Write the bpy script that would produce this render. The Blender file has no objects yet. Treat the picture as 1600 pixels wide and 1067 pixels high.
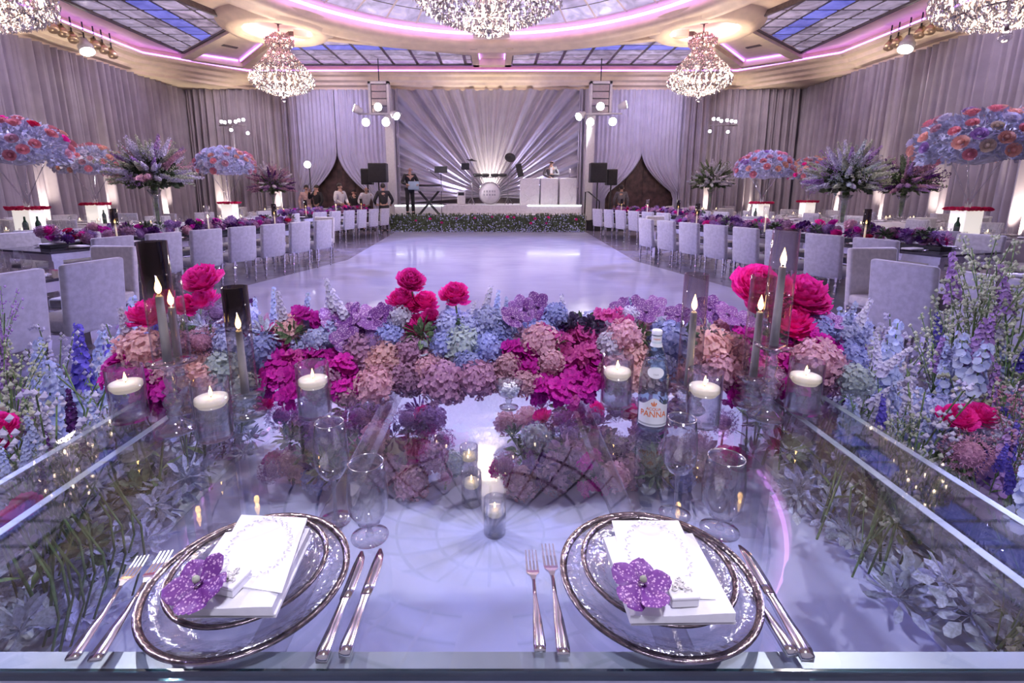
import bpy, bmesh, math, random
from mathutils import Vector, Matrix, Euler
PI = math.pi
R = math.radians
sin, cos = math.sin, math.cos
rnd = random.Random(7)
scene = bpy.context.scene
COL = scene.collection

# ------------------------------------------------------------------ camera
F, PCX, PCY, TH, EYE = 770.0, 775.0, 453.0, R(11.25), 1.45     # 1600x1067 frame
cam = bpy.data.cameras.new('camera')
cam.sensor_width = 36.0
cam.lens = 36.0 * F / 1600
cam.shift_x = (800 - PCX) / 1600
cam.shift_y = -(533.5 - PCY) / 1600
cam.clip_start, cam.clip_end = 0.05, 200
camo = bpy.data.objects.new('camera', cam)
camo.location = (0, 0, EYE)
camo.rotation_euler = (PI / 2 - TH, 0, 0)
COL.objects.link(camo)
scene.camera = camo

def _ray(px, py):
    x = (px - PCX) / F; y = (PCY - py) / F
    return x, cos(TH) + y * sin(TH), y * cos(TH) - sin(TH)
def aty(px, py, Y):
    r = _ray(px, py); t = Y / r[1]
    return Vector((r[0] * t, Y, EYE + r[2] * t))
def atz(px, py, z):
    r = _ray(px, py); t = (z - EYE) / r[2]
    return Vector((r[0] * t, r[1] * t, z))
def at_(px, Y): return aty(px, 300, Y).x
def pxsize(py, Y):
    return Y / _ray(775, py)[1] / F            # metres per pixel at depth Y

# ------------------------------------------------------------------ world, exposure
w = bpy.data.worlds.new('world'); scene.world = w
w.use_nodes = True
w.node_tree.nodes['Background'].inputs[0].default_value = (0.62, 0.56, 0.78, 1)
w.node_tree.nodes['Background'].inputs[1].default_value = 0.40
vs = scene.view_settings
vs.view_transform = 'Standard'; vs.look = 'None'; vs.gamma = 1.0; vs.use_curve_mapping = False
vs.exposure = 0.2
cy = scene.cycles
cy.max_bounces = 10; cy.diffuse_bounces = 3; cy.glossy_bounces = 4; cy.transmission_bounces = 6
cy.transparent_max_bounces = 32
cy.caustics_reflective = False; cy.caustics_refractive = False
cy.sample_clamp_indirect = 4.0
cy.use_denoising = True

X0 = -0.15                                      # centre line of the room
def spot(name, loc, target, energy, color, angle=40, blend=0.6, radius=0.1):
    l = bpy.data.lights.new(name, 'SPOT'); l.energy = energy; l.color = color
    l.spot_size = R(angle); l.spot_blend = blend; l.shadow_soft_size = radius
    o = bpy.data.objects.new(name, l); COL.objects.link(o)
    o.location = loc
    d = Vector(target) - Vector(loc)
    o.rotation_euler = d.to_track_quat('-Z', 'Y').to_euler()
    return o
def point(name, loc, energy, color, radius=0.1):
    l = bpy.data.lights.new(name, 'POINT'); l.energy = energy; l.color = color; l.shadow_soft_size = radius
    o = bpy.data.objects.new(name, l); COL.objects.link(o); o.location = loc
    return o
LAV = (0.46, 0.45, 1.0)
# moving-head wash from the ceiling tracks on to the dance floor and the tables
for sx in (-1, 1):
    spot('wash_spot', (X0 + sx * 11.0, 15.2, 6.0), (X0 - sx * 0.5, 11.5, 0), 5200, LAV, 50, 0.7, 0.25)
    spot('wash_spot', (X0 + sx * 11.0, 9.0, 6.0), (X0 - sx * 0.5, 5.5, 0), 4600, LAV, 52, 0.7, 0.25)
    spot('table_spot', (X0 + sx * 4.0, 5.2, 6.2), (X0 - sx * 0.2, 1.35, 0.8), 720, (1.0, 0.93, 0.97), 44, 0.6, 0.06)
    spot('side_spot', (X0 + sx * 2.0, 9.0, 6.2), (X0 + sx * 7.5, 10.0, 1.3), 480, (0.85, 0.82, 1.0), 88, 0.8, 0.2)
spot('front_spot', (0.4, -1.5, 5.6), (0, 1.7, 0.8), 860, (0.80, 0.78, 1.0), 50, 0.8, 0.25)
# stage light, then lamps aimed at the drapes
spot('stage_uplight', (X0 - 0.1, 21.75, 1.05), (X0 - 0.1, 22.35, 4.6), 620, (1.0, 0.88, 0.70), 62, 0.9, 0.1)
for sx in (-1, 1):
    spot('stage_uplight', (X0 + sx * 1.3, 21.7, 1.05), (X0 + sx * 2.2, 22.4, 3.4), 400, (0.70, 0.64, 1.0), 85, 0.9, 0.1)
    spot('stage_front_light', (X0 + sx * 4.2, 19.6, 4.4), (X0 + sx * 1.0, 20.2, 1.2), 1300, (0.95, 0.93, 1.0), 50, 0.8, 0.1)
    spot('back_drape_fill', (X0 + sx * 6.4, 19.2, 5.9), (X0 + sx * 6.6, 22.5, 3.6), 330, (0.62, 0.56, 1.0), 100, 0.9, 0.2)
    spot('side_drape_light', (X0 + sx * 10.4, 12.4, 6.0), (X0 + sx * 13.6, 12.8, 4.0), 190, (0.66, 0.58, 1.0), 110, 0.9, 0.2)
    spot('side_drape_light', (X0 + sx * 10.4, 17.4, 6.0), (X0 + sx * 13.6, 17.8, 4.0), 130, (0.72, 0.60, 0.95), 110, 0.9, 0.2)
for sx in (-1, 1):
    spot('back_drape_fill', (X0 + sx * 9.6, 19.0, 5.9), (X0 + sx * 11.6, 22.4, 3.4), 300, (0.86, 0.74, 0.86), 80, 0.9, 0.2)  # extra lamp without a fixture, added to brighten the dark back corner drapes
UPL = [(-13.1, 12.3), (-13.1, 14.7), (-13.1, 17.1), (-13.1, 20.0), (-12.0, 22.0), (-9.6, 22.0),
       (12.85, 12.3), (12.85, 14.6), (12.85, 16.8), (12.85, 18.9), (11.2, 22.0), (9.1, 22.0)]
for (ux, uy) in UPL:
    tx = ux + (0.75 if ux > 0 else -0.75) if uy < 21.5 else ux
    ty = uy if uy < 21.5 else 22.7
    spot('drape_uplight', (ux, uy, 0.25), (tx, ty, 4.2), 620, (1.0, 0.86, 0.70), 50, 0.9, 0.06)

# ------------------------------------------------------------------ materials
MATS = {}
def nt(name):
    m = bpy.data.materials.new(name); m.use_nodes = True
    t = m.node_tree; t.nodes.clear()
    out = t.nodes.new('ShaderNodeOutputMaterial')
    MATS[name] = m
    return m, t, out
def P(name, col, rough=0.5, metal=0.0, var=0.12, scale=12.0, bump=0.0, rand=0.0, emit=None, estr=0.0, sheen=0.0, col2=None, coat=0.0, detail=3, spec=0.5):
    m, t, out = nt(name)
    b = t.nodes.new('ShaderNodeBsdfPrincipled')
    t.links.new(b.outputs[0], out.inputs[0])
    b.inputs['Roughness'].default_value = rough; b.inputs['Metallic'].default_value = metal
    b.inputs['Specular IOR Level'].default_value = spec
    if sheen: b.inputs['Sheen Weight'].default_value = sheen
    if coat: b.inputs['Coat Weight'].default_value = coat; b.inputs['Coat Roughness'].default_value = 0.05
    tc = t.nodes.new('ShaderNodeTexCoord')
    n = t.nodes.new('ShaderNodeTexNoise'); n.inputs['Scale'].default_value = scale; n.inputs['Detail'].default_value = detail
    t.links.new(tc.outputs['Object'], n.inputs['Vector'])
    cr = t.nodes.new('ShaderNodeValToRGB')
    c2 = col2 or tuple(max(0, c * (1 - 2 * var)) for c in col)
    c1 = col if col2 else tuple(min(1, c * (1 + var)) for c in col)
    cr.color_ramp.elements[0].position = 0.35; cr.color_ramp.elements[1].position = 0.65
    cr.color_ramp.elements[0].color = (*c2, 1); cr.color_ramp.elements[1].color = (*c1, 1)
    t.links.new(n.outputs['Fac'], cr.inputs[0])
    src = cr.outputs[0]
    if rand:
        oi = t.nodes.new('ShaderNodeObjectInfo')
        hs = t.nodes.new('ShaderNodeHueSaturation')
        mr = t.nodes.new('ShaderNodeMapRange'); mr.inputs[3].default_value = 1 - rand; mr.inputs[4].default_value = 1 + rand
        t.links.new(oi.outputs['Random'], mr.inputs[0]); t.links.new(mr.outputs[0], hs.inputs['Value'])
        mr2 = t.nodes.new('ShaderNodeMapRange'); mr2.inputs[3].default_value = 0.5 - rand * 0.08; mr2.inputs[4].default_value = 0.5 + rand * 0.08
        t.links.new(oi.outputs['Random'], mr2.inputs[0]); t.links.new(mr2.outputs[0], hs.inputs['Hue'])
        t.links.new(src, hs.inputs['Color']); src = hs.outputs[0]
    t.links.new(src, b.inputs['Base Color'])
    if bump:
        bp = t.nodes.new('ShaderNodeBump'); bp.inputs['Strength'].default_value = bump; bp.inputs['Distance'].default_value = 0.01
        t.links.new(n.outputs['Fac'], bp.inputs['Height']); t.links.new(bp.outputs[0], b.inputs['Normal'])
    if emit:
        b.inputs['Emission Color'].default_value = (*emit, 1); b.inputs['Emission Strength'].default_value = estr
    return m
def petal(name, col, col2, rand=0.18, trans=0.3, scale=9.0):
    """soft petals: diffuse + translucent, two tones mixed by noise"""
    m, t, out = nt(name)
    tc = t.nodes.new('ShaderNodeTexCoord'); n = t.nodes.new('ShaderNodeTexNoise')
    n.inputs['Scale'].default_value = scale; n.inputs['Detail'].default_value = 2
    t.links.new(tc.outputs['Object'], n.inputs['Vector'])
    cr = t.nodes.new('ShaderNodeValToRGB'); cr.color_ramp.elements[0].position = 0.36; cr.color_ramp.elements[1].position = 0.64
    cr.color_ramp.elements[0].color = (*col2, 1); cr.color_ramp.elements[1].color = (*col, 1)
    t.links.new(n.outputs['Fac'], cr.inputs[0])
    oi = t.nodes.new('ShaderNodeObjectInfo'); hs = t.nodes.new('ShaderNodeHueSaturation')
    mr = t.nodes.new('ShaderNodeMapRange'); mr.inputs[3].default_value = 1 - rand; mr.inputs[4].default_value = 1 + rand
    t.links.new(oi.outputs['Random'], mr.inputs[0]); t.links.new(mr.outputs[0], hs.inputs['Value'])
    t.links.new(cr.outputs[0], hs.inputs['Color'])
    b = t.nodes.new('ShaderNodeBsdfPrincipled'); b.inputs['Roughness'].default_value = 0.55
    b.inputs['Specular IOR Level'].default_value = 0.3
    tr = t.nodes.new('ShaderNodeBsdfTranslucent'); mx = t.nodes.new('ShaderNodeMixShader'); mx.inputs[0].default_value = trans
    t.links.new(hs.outputs[0], b.inputs['Base Color']); t.links.new(hs.outputs[0], tr.inputs[0])
    t.links.new(b.outputs[0], mx.inputs[1]); t.links.new(tr.outputs[0], mx.inputs[2]); t.links.new(mx.outputs[0], out.inputs[0])
    return m
def thin_glass(name, tint=(0.96, 0.97, 0.98), ior=1.5, rough=0.02, bump=0.0, bscale=60, base=0.0, grad=None):
    """thin clear glass: see-through, with Fresnel reflections; optional tint gradient along local z"""
    m, t, out = nt(name)
    fr = t.nodes.new('ShaderNodeFresnel'); fr.inputs[0].default_value = ior
    tr = t.nodes.new('ShaderNodeBsdfTransparent'); tr.inputs[0].default_value = (*tint, 1)
    gl = t.nodes.new('ShaderNodeBsdfGlossy'); gl.inputs['Roughness'].default_value = rough
    mx = t.nodes.new('ShaderNodeMixShader')
    ge = t.nodes.new('ShaderNodeNewGeometry')       # same reflectance on both faces of the thin wall
    io = t.nodes.new('ShaderNodeMapRange'); io.inputs[3].default_value = ior; io.inputs[4].default_value = 1.0 / ior
    t.links.new(ge.outputs['Backfacing'], io.inputs[0]); t.links.new(io.outputs[0], fr.inputs[0])
    f = fr.outputs[0]
    if base:
        ad = t.nodes.new('ShaderNodeMath'); ad.operation = 'ADD'; ad.use_clamp = True; ad.inputs[1].default_value = base
        t.links.new(f, ad.inputs[0]); f = ad.outputs[0]
    t.links.new(f, mx.inputs[0]); t.links.new(tr.outputs[0], mx.inputs[1]); t.links.new(gl.outputs[0], mx.inputs[2])
    t.links.new(mx.outputs[0], out.inputs[0])
    tc = t.nodes.new('ShaderNodeTexCoord')
    n = t.nodes.new('ShaderNodeTexNoise'); n.inputs['Scale'].default_value = bscale; n.inputs['Detail'].default_value = 2
    t.links.new(tc.outputs['Object'], n.inputs['Vector'])
    if bump:
        bp = t.nodes.new('ShaderNodeBump'); bp.inputs['Strength'].default_value = bump; bp.inputs['Distance'].default_value = 0.004
        t.links.new(n.outputs['Fac'], bp.inputs['Height'])
        t.links.new(bp.outputs[0], gl.inputs['Normal']); t.links.new(bp.outputs[0], fr.inputs['Normal'])
    if grad:
        sep = t.nodes.new('ShaderNodeSeparateXYZ'); t.links.new(tc.outputs['Object'], sep.inputs[0])
        mr = t.nodes.new('ShaderNodeMapRange'); mr.inputs[1].default_value = grad[0]; mr.inputs[2].default_value = grad[1]
        t.links.new(sep.outputs[2], mr.inputs[0])
        cr = t.nodes.new('ShaderNodeValToRGB')
        cr.color_ramp.elements[0].color = (*tint, 1); cr.color_ramp.elements[1].color = (*grad[2], 1)
        t.links.new(mr.outputs[0], cr.inputs[0]); t.links.new(cr.outputs[0], tr.inputs[0])
    return m
def emis(name, col, strength, var=0.0, scale=8):
    m, t, out = nt(name)
    e = t.nodes.new('ShaderNodeEmission'); e.inputs[0].default_value = (*col, 1); e.inputs[1].default_value = strength
    if var:
        tc = t.nodes.new('ShaderNodeTexCoord'); n = t.nodes.new('ShaderNodeTexNoise'); n.inputs['Scale'].default_value = scale
        t.links.new(tc.outputs['Object'], n.inputs['Vector'])
        mr = t.nodes.new('ShaderNodeMapRange'); mr.inputs[1].default_value = 0.3; mr.inputs[2].default_value = 0.7
        mr.inputs[3].default_value = strength * (1 - var); mr.inputs[4].default_value = strength * (1 + var)
        t.links.new(n.outputs['Fac'], mr.inputs[0]); t.links.new(mr.outputs[0], e.inputs[1])
    t.links.new(e.outputs[0], out.inputs[0])
    return m
def stained(name, ca, cb, strength):
    """back-lit marbled art glass with leaded veins"""
    m, t, out = nt(name)
    tc = t.nodes.new('ShaderNodeTexCoord')
    geo = t.nodes.new('ShaderNodeNewGeometry')
    n = t.nodes.new('ShaderNodeTexNoise'); n.inputs['Scale'].default_value = 1.6; n.inputs['Detail'].default_value = 6; n.inputs['Distortion'].default_value = 1.2
    t.links.new(geo.outputs['Position'], n.inputs['Vector'])
    cr = t.nodes.new('ShaderNodeValToRGB'); cr.color_ramp.elements[0].position = 0.3; cr.color_ramp.elements[1].position = 0.7
    cr.color_ramp.elements[0].color = (*ca, 1); cr.color_ramp.elements[1].color = (*cb, 1)
    t.links.new(n.outputs['Fac'], cr.inputs[0])
    oi = t.nodes.new('ShaderNodeObjectInfo')
    mr = t.nodes.new('ShaderNodeMapRange'); mr.inputs[3].default_value = strength * 0.65; mr.inputs[4].default_value = strength * 1.4
    t.links.new(oi.outputs['Random'], mr.inputs[0])
    b = t.nodes.new('ShaderNodeBsdfPrincipled'); b.inputs['Roughness'].default_value = 0.12
    t.links.new(cr.outputs[0], b.inputs['Base Color']); t.links.new(cr.outputs[0], b.inputs['Emission Color'])
    t.links.new(mr.outputs[0], b.inputs['Emission Strength'])
    t.links.new(b.outputs[0], out.inputs[0])
    return m

P('plaster', (0.86, 0.69, 0.52), 0.6, var=0.04, scale=3)
P('plaster_soft', (0.82, 0.72, 0.66), 0.65, var=0.03, scale=3)
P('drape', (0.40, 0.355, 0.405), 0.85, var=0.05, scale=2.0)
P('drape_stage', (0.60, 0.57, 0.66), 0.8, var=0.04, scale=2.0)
P('wall_paint', (0.45, 0.40, 0.42), 0.8, var=0.05)
P('dark_wood', (0.075, 0.04, 0.035), 0.45, var=0.3, scale=4)
P('carpet_floor', (0.30, 0.28, 0.38), 0.16, var=0.12, scale=3.0, detail=6)
P('stage_paint', (0.72, 0.70, 0.74), 0.5, var=0.05)
P('velvet', (0.50, 0.49, 0.53), 0.85, var=0.07, scale=25, sheen=0.6, bump=0.12)
P('velvet_cream', (0.72, 0.68, 0.64), 0.85, var=0.06, scale=25, sheen=0.5)
P('chrome', (0.82, 0.80, 0.82), 0.08, metal=1.0, var=0.03)
P('brass', (0.80, 0.58, 0.36), 0.3, metal=0.8, var=0.1)
P('silver', (0.90, 0.87, 0.88), 0.14, metal=1.0, var=0.04, scale=40)
P('rim_bronze', (0.30, 0.25, 0.27), 0.26, metal=1.0, var=0.25, scale=60, bump=0.3)
P('black_plastic', (0.02, 0.02, 0.024), 0.45, var=0.2)
P('black_gloss', (0.018, 0.018, 0.022), 0.06, var=0.1)
P('dark_mirror', (0.10, 0.09, 0.11), 0.05, metal=0.6, var=0.1)
P('grey_metal', (0.50, 0.49, 0.52), 0.3, metal=0.7, var=0.05)
P('white_paint', (0.86, 0.85, 0.87), 0.35, var=0.03)
P('white_cloth', (0.82, 0.81, 0.83), 0.8, var=0.03, scale=30, bump=0.08)
P('satin_cloth', (0.60, 0.56, 0.60), 0.5, var=0.06, scale=3, sheen=0.3)
P('paper', (0.84, 0.83, 0.84), 0.6, var=0.015)
P('paper_print', (0.46, 0.45, 0.50), 0.6, var=0.05)
P('wax', (0.95, 0.90, 0.82), 0.5, var=0.02, emit=(1.0, 0.80, 0.55), estr=0.45)  # emission stands in for flame light glowing through the wax
P('wax_grey', (0.50, 0.50, 0.46), 0.5, var=0.05)
P('stem_green', (0.16, 0.26, 0.09), 0.55, var=0.3, rand=0.2)
P('leaf_green', (0.11, 0.17, 0.08), 0.55, var=0.35, rand=0.3)
P('leaf_silver', (0.54, 0.58, 0.68), 0.6, var=0.15, rand=0.25)
P('leaf_blue', (0.60, 0.63, 0.78), 0.6, var=0.18, rand=0.3)
P('trough_black', (0.015, 0.015, 0.015), 0.4, var=0.2)
P('skin', (0.55, 0.33, 0.25), 0.55, var=0.06)
P('suit_black', (0.014, 0.014, 0.02), 0.7, var=0.15)
P('suit_grey', (0.16, 0.15, 0.17), 0.7, var=0.15)
P('shirt_white', (0.78, 0.76, 0.80), 0.7, var=0.05)
P('dress_pink', (0.62, 0.42, 0.44), 0.6, var=0.15)
P('hair_dark', (0.03, 0.022, 0.02), 0.6, var=0.2)
P('label_white', (0.84, 0.83, 0.82), 0.45, var=0.02)
P('label_orange', (0.85, 0.22, 0.05), 0.5, var=0.05)
P('label_grey', (0.45, 0.45, 0.46), 0.5, var=0.05)
P('laptop', (0.35, 0.50, 0.60), 0.3, metal=0.3, var=0.03)
P('rail_glass', (0.50, 0.52, 0.58), 0.34, metal=0.3, var=0.08, scale=6)
P('led_can', (0.06, 0.06, 0.07), 0.4, var=0.1)
P('pearl', (0.80, 0.77, 0.72), 0.3, var=0.08, scale=80)
P('acrylic_white', (0.93, 0.92, 0.90), 0.25, var=0.02, emit=(1.0, 0.93, 0.82), estr=0.55)
P('dark_bottle', (0.02, 0.06, 0.03), 0.1, var=0.2)
thin_glass('glass', (0.97, 0.97, 0.98), base=0.06, ior=1.65)
thin_glass('glass_rim', (0.9, 0.9, 0.92), ior=1.6, rough=0.15, base=0.45)
thin_glass('glass_table', (0.90, 0.93, 0.95), ior=1.75, rough=0.004)
thin_glass('glass_edge', (0.20, 0.30, 0.32), ior=1.5, rough=0.05, base=0.05)
thin_glass('acrylic', (0.86, 0.84, 0.86), ior=1.5, rough=0.06, base=0.05)
thin_glass('glass_plate', (0.95, 0.94, 0.96), ior=1.6, rough=0.16, bump=0.8, bscale=75, base=0.13)
thin_glass('water', (0.90, 0.91, 0.95), ior=1.33, rough=0.01, bump=0.15, bscale=40, base=0.03)
thin_glass('bottle_glass', (0.80, 0.92, 0.93), ior=1.45, rough=0.02, base=0.02)
thin_glass('crystal_stem', (0.93, 0.93, 0.96), ior=1.7, rough=0.03, base=0.20)
thin_glass('glass_smoked', (0.95, 0.93, 0.92), ior=1.5, grad=(0.17, 0.27, (0.36, 0.32, 0.30)))
thin_glass('glass_smoked_light', (0.95, 0.93, 0.93), ior=1.5, grad=(0.16, 0.36, (0.78, 0.74, 0.76)))
thin_glass('crystal', (0.97, 0.92, 0.90), ior=1.7, rough=0.12, base=0.50)
emis('flame', (1.0, 0.60, 0.20), 22)
emis('flame_small', (1.0, 0.66, 0.30), 10)
emis('bulb', (1.0, 0.76, 0.52), 11)
emis('lamp_white', (1.0, 0.97, 1.0), 45)
emis('lamp_warm', (1.0, 0.92, 0.78), 40)
emis('led_purple', (0.44, 0.17, 1.0), 6.0)
emis('led_pink', (0.72, 0.30, 0.90), 4.5)
emis('led_rose', (1.0, 0.30, 0.46), 20.0)
emis('led_white', (0.90, 0.95, 1.0), 5.0)
emis('led_blue', (0.30, 0.35, 1.0), 3.0)
stained('art_glass', (0.20, 0.17, 0.26), (0.58, 0.50, 0.72), 0.42)
stained('art_glass_blue', (0.12, 0.14, 0.62), (0.22, 0.24, 0.85), 0.50)
stained('art_glass_dome', (0.34, 0.31, 0.46), (0.72, 0.66, 0.88), 0.48)
P('lead', (0.12, 0.09, 0.10), 0.4, metal=0.3, var=0.1)

petal('hy_pink', (0.80, 0.50, 0.56), (0.58, 0.30, 0.42))
petal('hy_peach', (0.90, 0.60, 0.55), (0.74, 0.42, 0.46))
petal('hy_mauve', (0.58, 0.34, 0.48), (0.36, 0.18, 0.33))
petal('hy_blue', (0.46, 0.50, 0.80), (0.30, 0.33, 0.66))
petal('hy_pale', (0.64, 0.66, 0.86), (0.42, 0.44, 0.74))
petal('hy_green', (0.56, 0.64, 0.58), (0.42, 0.48, 0.58))
petal('hy_white', (0.80, 0.77, 0.86), (0.60, 0.56, 0.76))
petal('peony', (1.0, 0.06, 0.50), (0.84, 0.02, 0.34))
petal('magenta', (0.74, 0.03, 0.46), (0.46, 0.012, 0.32))
petal('orchid_pink', (0.80, 0.16, 0.46), (0.56, 0.04, 0.34))
petal('allium', (0.42, 0.26, 0.52), (0.24, 0.13, 0.33))
petal('allium_pink', (0.70, 0.38, 0.52), (0.48, 0.22, 0.36))
petal('deep_purple', (0.14, 0.03, 0.22), (0.05, 0.012, 0.10))
petal('blue_violet', (0.20, 0.16, 0.66), (0.10, 0.07, 0.42))
petal('lilac', (0.52, 0.34, 0.66), (0.36, 0.20, 0.50))
petal('pale_blue', (0.62, 0.68, 0.88), (0.44, 0.50, 0.80))
petal('cream_bud', (0.66, 0.68, 0.54), (0.46, 0.50, 0.36))
petal('rose_coral', (0.90, 0.42, 0.44), (0.74, 0.24, 0.32))
petal('rose_red', (0.72, 0.02, 0.12), (0.45, 0.006, 0.05))
petal('rose_peach', (0.92, 0.58, 0.46), (0.78, 0.40, 0.34))
petal('rose_cream', (0.90, 0.78, 0.62), (0.76, 0.58, 0.48))
petal('dark_dahlia', (0.10, 0.07, 0.15), (0.03, 0.02, 0.05))
def mottled(name, base, spot_c, scale):
    m, t, out = nt(name)
    tc = t.nodes.new('ShaderNodeTexCoord')
    v = t.nodes.new('ShaderNodeTexVoronoi'); v.inputs['Scale'].default_value = scale
    n = t.nodes.new('ShaderNodeTexNoise'); n.inputs['Scale'].default_value = scale * 0.7; n.inputs['Detail'].default_value = 3
    t.links.new(tc.outputs['Object'], v.inputs['Vector']); t.links.new(tc.outputs['Object'], n.inputs['Vector'])
    md = t.nodes.new('ShaderNodeMath'); md.operation = 'ADD'
    t.links.new(v.outputs['Distance'], md.inputs[0]); t.links.new(n.outputs['Fac'], md.inputs[1])
    cr = t.nodes.new('ShaderNodeValToRGB'); cr.color_ramp.elements[0].position = 0.74; cr.color_ramp.elements[1].position = 0.88
    cr.color_ramp.elements[0].color = (*spot_c, 1); cr.color_ramp.elements[1].color = (*base, 1)
    t.links.new(md.outputs[0], cr.inputs[0])
    b = t.nodes.new('ShaderNodeBsdfPrincipled'); b.inputs['Roughness'].default_value = 0.5
    t.links.new(cr.outputs[0], b.inputs['Base Color']); t.links.new(b.outputs[0], out.inputs[0])
mottled('vanda', (0.16, 0.035, 0.24), (0.60, 0.36, 0.58), 11.0)
mottled('vanda_light', (0.32, 0.12, 0.42), (0.72, 0.54, 0.74), 11.0)

def floor_mat():
    m, t, out = nt('dance_vinyl')
    b = t.nodes.new('ShaderNodeBsdfPrincipled'); t.links.new(b.outputs[0], out.inputs[0])
    tc = t.nodes.new('ShaderNodeTexCoord')
    n = t.nodes.new('ShaderNodeTexNoise'); n.inputs['Scale'].default_value = 0.9; n.inputs['Detail'].default_value = 8; n.inputs['Distortion'].default_value = 0.8
    t.links.new(tc.outputs['Object'], n.inputs['Vector'])
    cr = t.nodes.new('ShaderNodeValToRGB'); cr.color_ramp.elements[0].position = 0.3; cr.color_ramp.elements[1].position = 0.7
    cr.color_ramp.elements[0].color = (0.54, 0.55, 0.80, 1); cr.color_ramp.elements[1].color = (0.66, 0.67, 0.90, 1)
    t.links.new(n.outputs['Fac'], cr.inputs[0]); t.links.new(cr.outputs[0], b.inputs['Base Color'])
    n2 = t.nodes.new('ShaderNodeTexNoise'); n2.inputs['Scale'].default_value = 3.5; n2.inputs['Detail'].default_value = 6
    mp = t.nodes.new('ShaderNodeMapping'); mp.inputs['Scale'].default_value = (0.4, 3.0, 1)
    t.links.new(tc.outputs['Object'], mp.inputs[0]); t.links.new(mp.outputs[0], n2.inputs['Vector'])
    mr = t.nodes.new('ShaderNodeMapRange'); mr.inputs[1].default_value = 0.35; mr.inputs[2].default_value = 0.7
    mr.inputs[3].default_value = 0.06; mr.inputs[4].default_value = 0.20
    t.links.new(n2.outputs['Fac'], mr.inputs[0]); t.links.new(mr.outputs[0], b.inputs['Roughness'])
    b.inputs['Specular IOR Level'].default_value = 0.6
floor_mat()

# ------------------------------------------------------------------ mesh helpers
class MB:
    def __init__(s): s.v = []; s.f = []; s.m = []
    def add(s, vs, fs, mi=0):
        o = len(s.v); s.v += [tuple(x) for x in vs]
        for f in fs: s.f.append(tuple(i + o for i in f)); s.m.append(mi)
        return s
    def box(s, x0, x1, y0, y1, z0, z1, mi=0):
        v = [(x0, y0, z0), (x1, y0, z0), (x1, y1, z0), (x0, y1, z0), (x0, y0, z1), (x1, y0, z1), (x1, y1, z1), (x0, y1, z1)]
        return s.add(v, [(0, 3, 2, 1), (4, 5, 6, 7), (0, 1, 5, 4), (1, 2, 6, 5), (2, 3, 7, 6), (3, 0, 4, 7)], mi)
    def lathe(s, prof, n=24, c=(0, 0, 0), mi=0, cap=True):
        v = []; f = []
        for (r, z) in prof:
            for k in range(n):
                a = 2 * PI * k / n; v.append((c[0] + r * cos(a), c[1] + r * sin(a), c[2] + z))
        for i in range(len(prof) - 1):
            for k in range(n):
                k2 = (k + 1) % n
                f.append((i * n + k, i * n + k2, (i + 1) * n + k2, (i + 1) * n + k))
        if cap:
            if prof[0][0] > 1e-4: f.append(tuple(range(n - 1, -1, -1)))
            if prof[-1][0] > 1e-4: f.append(tuple((len(prof) - 1) * n + k for k in range(n)))
        return s.add(v, f, mi)
    def tube(s, pts, r, n=6, mi=0):
        pts = [Vector(p) for p in pts]; rs = r if isinstance(r, (list, tuple)) else [r] * len(pts)
        v = []; f = []
        for i, p in enumerate(pts):
            d = (pts[min(i + 1, len(pts) - 1)] - pts[max(i - 1, 0)])
            if d.length < 1e-9: d = Vector((0, 0, 1))
            d.normalize()
            a = d.cross(Vector((0, 0, 1)) if abs(d.z) < 0.9 else Vector((1, 0, 0))).normalized(); b = d.cross(a)
            for k in range(n):
                t = 2 * PI * k / n
                v.append(p + (a * cos(t) + b * sin(t)) * rs[i])
        for i in range(len(pts) - 1):
            for k in range(n):
                k2 = (k + 1) % n
                f.append((i * n + k, i * n + k2, (i + 1) * n + k2, (i + 1) * n + k))
        f.append(tuple(range(n - 1, -1, -1))); f.append(tuple((len(pts) - 1) * n + k for k in range(n)))
        return s.add(v, f, mi)
    def loft(s, secs, mi=0):
        """sections (x, y, z, half width x, half thickness z) strung along y"""
        v = []; f = []
        for (x, y, z, hw, ht) in secs:
            v += [(x - hw, y, z - ht), (x + hw, y, z - ht), (x + hw, y, z + ht), (x - hw, y, z + ht)]
        for i in range(len(secs) - 1):
            o = i * 4
            for k in range(4): f.append((o + k, o + (k + 1) % 4, o + 4 + (k + 1) % 4, o + 4 + k))
        n = len(v); f.append((3, 2, 1, 0)); f.append((n - 4, n - 3, n - 2, n - 1))
        return s.add(v, f, mi)
    def grid(s, fn, nu, nv, mi=0):
        v = [fn(i / nu, j / nv) for j in range(nv + 1) for i in range(nu + 1)]
        f = [(j * (nu + 1) + i, j * (nu + 1) + i + 1, (j + 1) * (nu + 1) + i + 1, (j + 1) * (nu + 1) + i) for j in range(nv) for i in range(nu)]
        return s.add(v, f, mi)
    def merge(s, other, M, mi=None):
        o = len(s.v); s.v += [tuple(M @ Vector(p)) for p in other.v]
        for f, m in zip(other.f, other.m): s.f.append(tuple(i + o for i in f)); s.m.append(m if mi is None else mi)
        return s
    def mesh(s, name, mats, smooth=True):
        me = bpy.data.meshes.new(name)
        me.from_pydata(s.v, [], s.f)
        for m in (mats if isinstance(mats, (list, tuple)) else [mats]): me.materials.append(MATS[m])
        if len(set(s.m)) > 1: me.polygons.foreach_set('material_index', s.m)
        if smooth: me.polygons.foreach_set('use_smooth', [True] * len(s.f))
        me.update()
        return me
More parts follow.
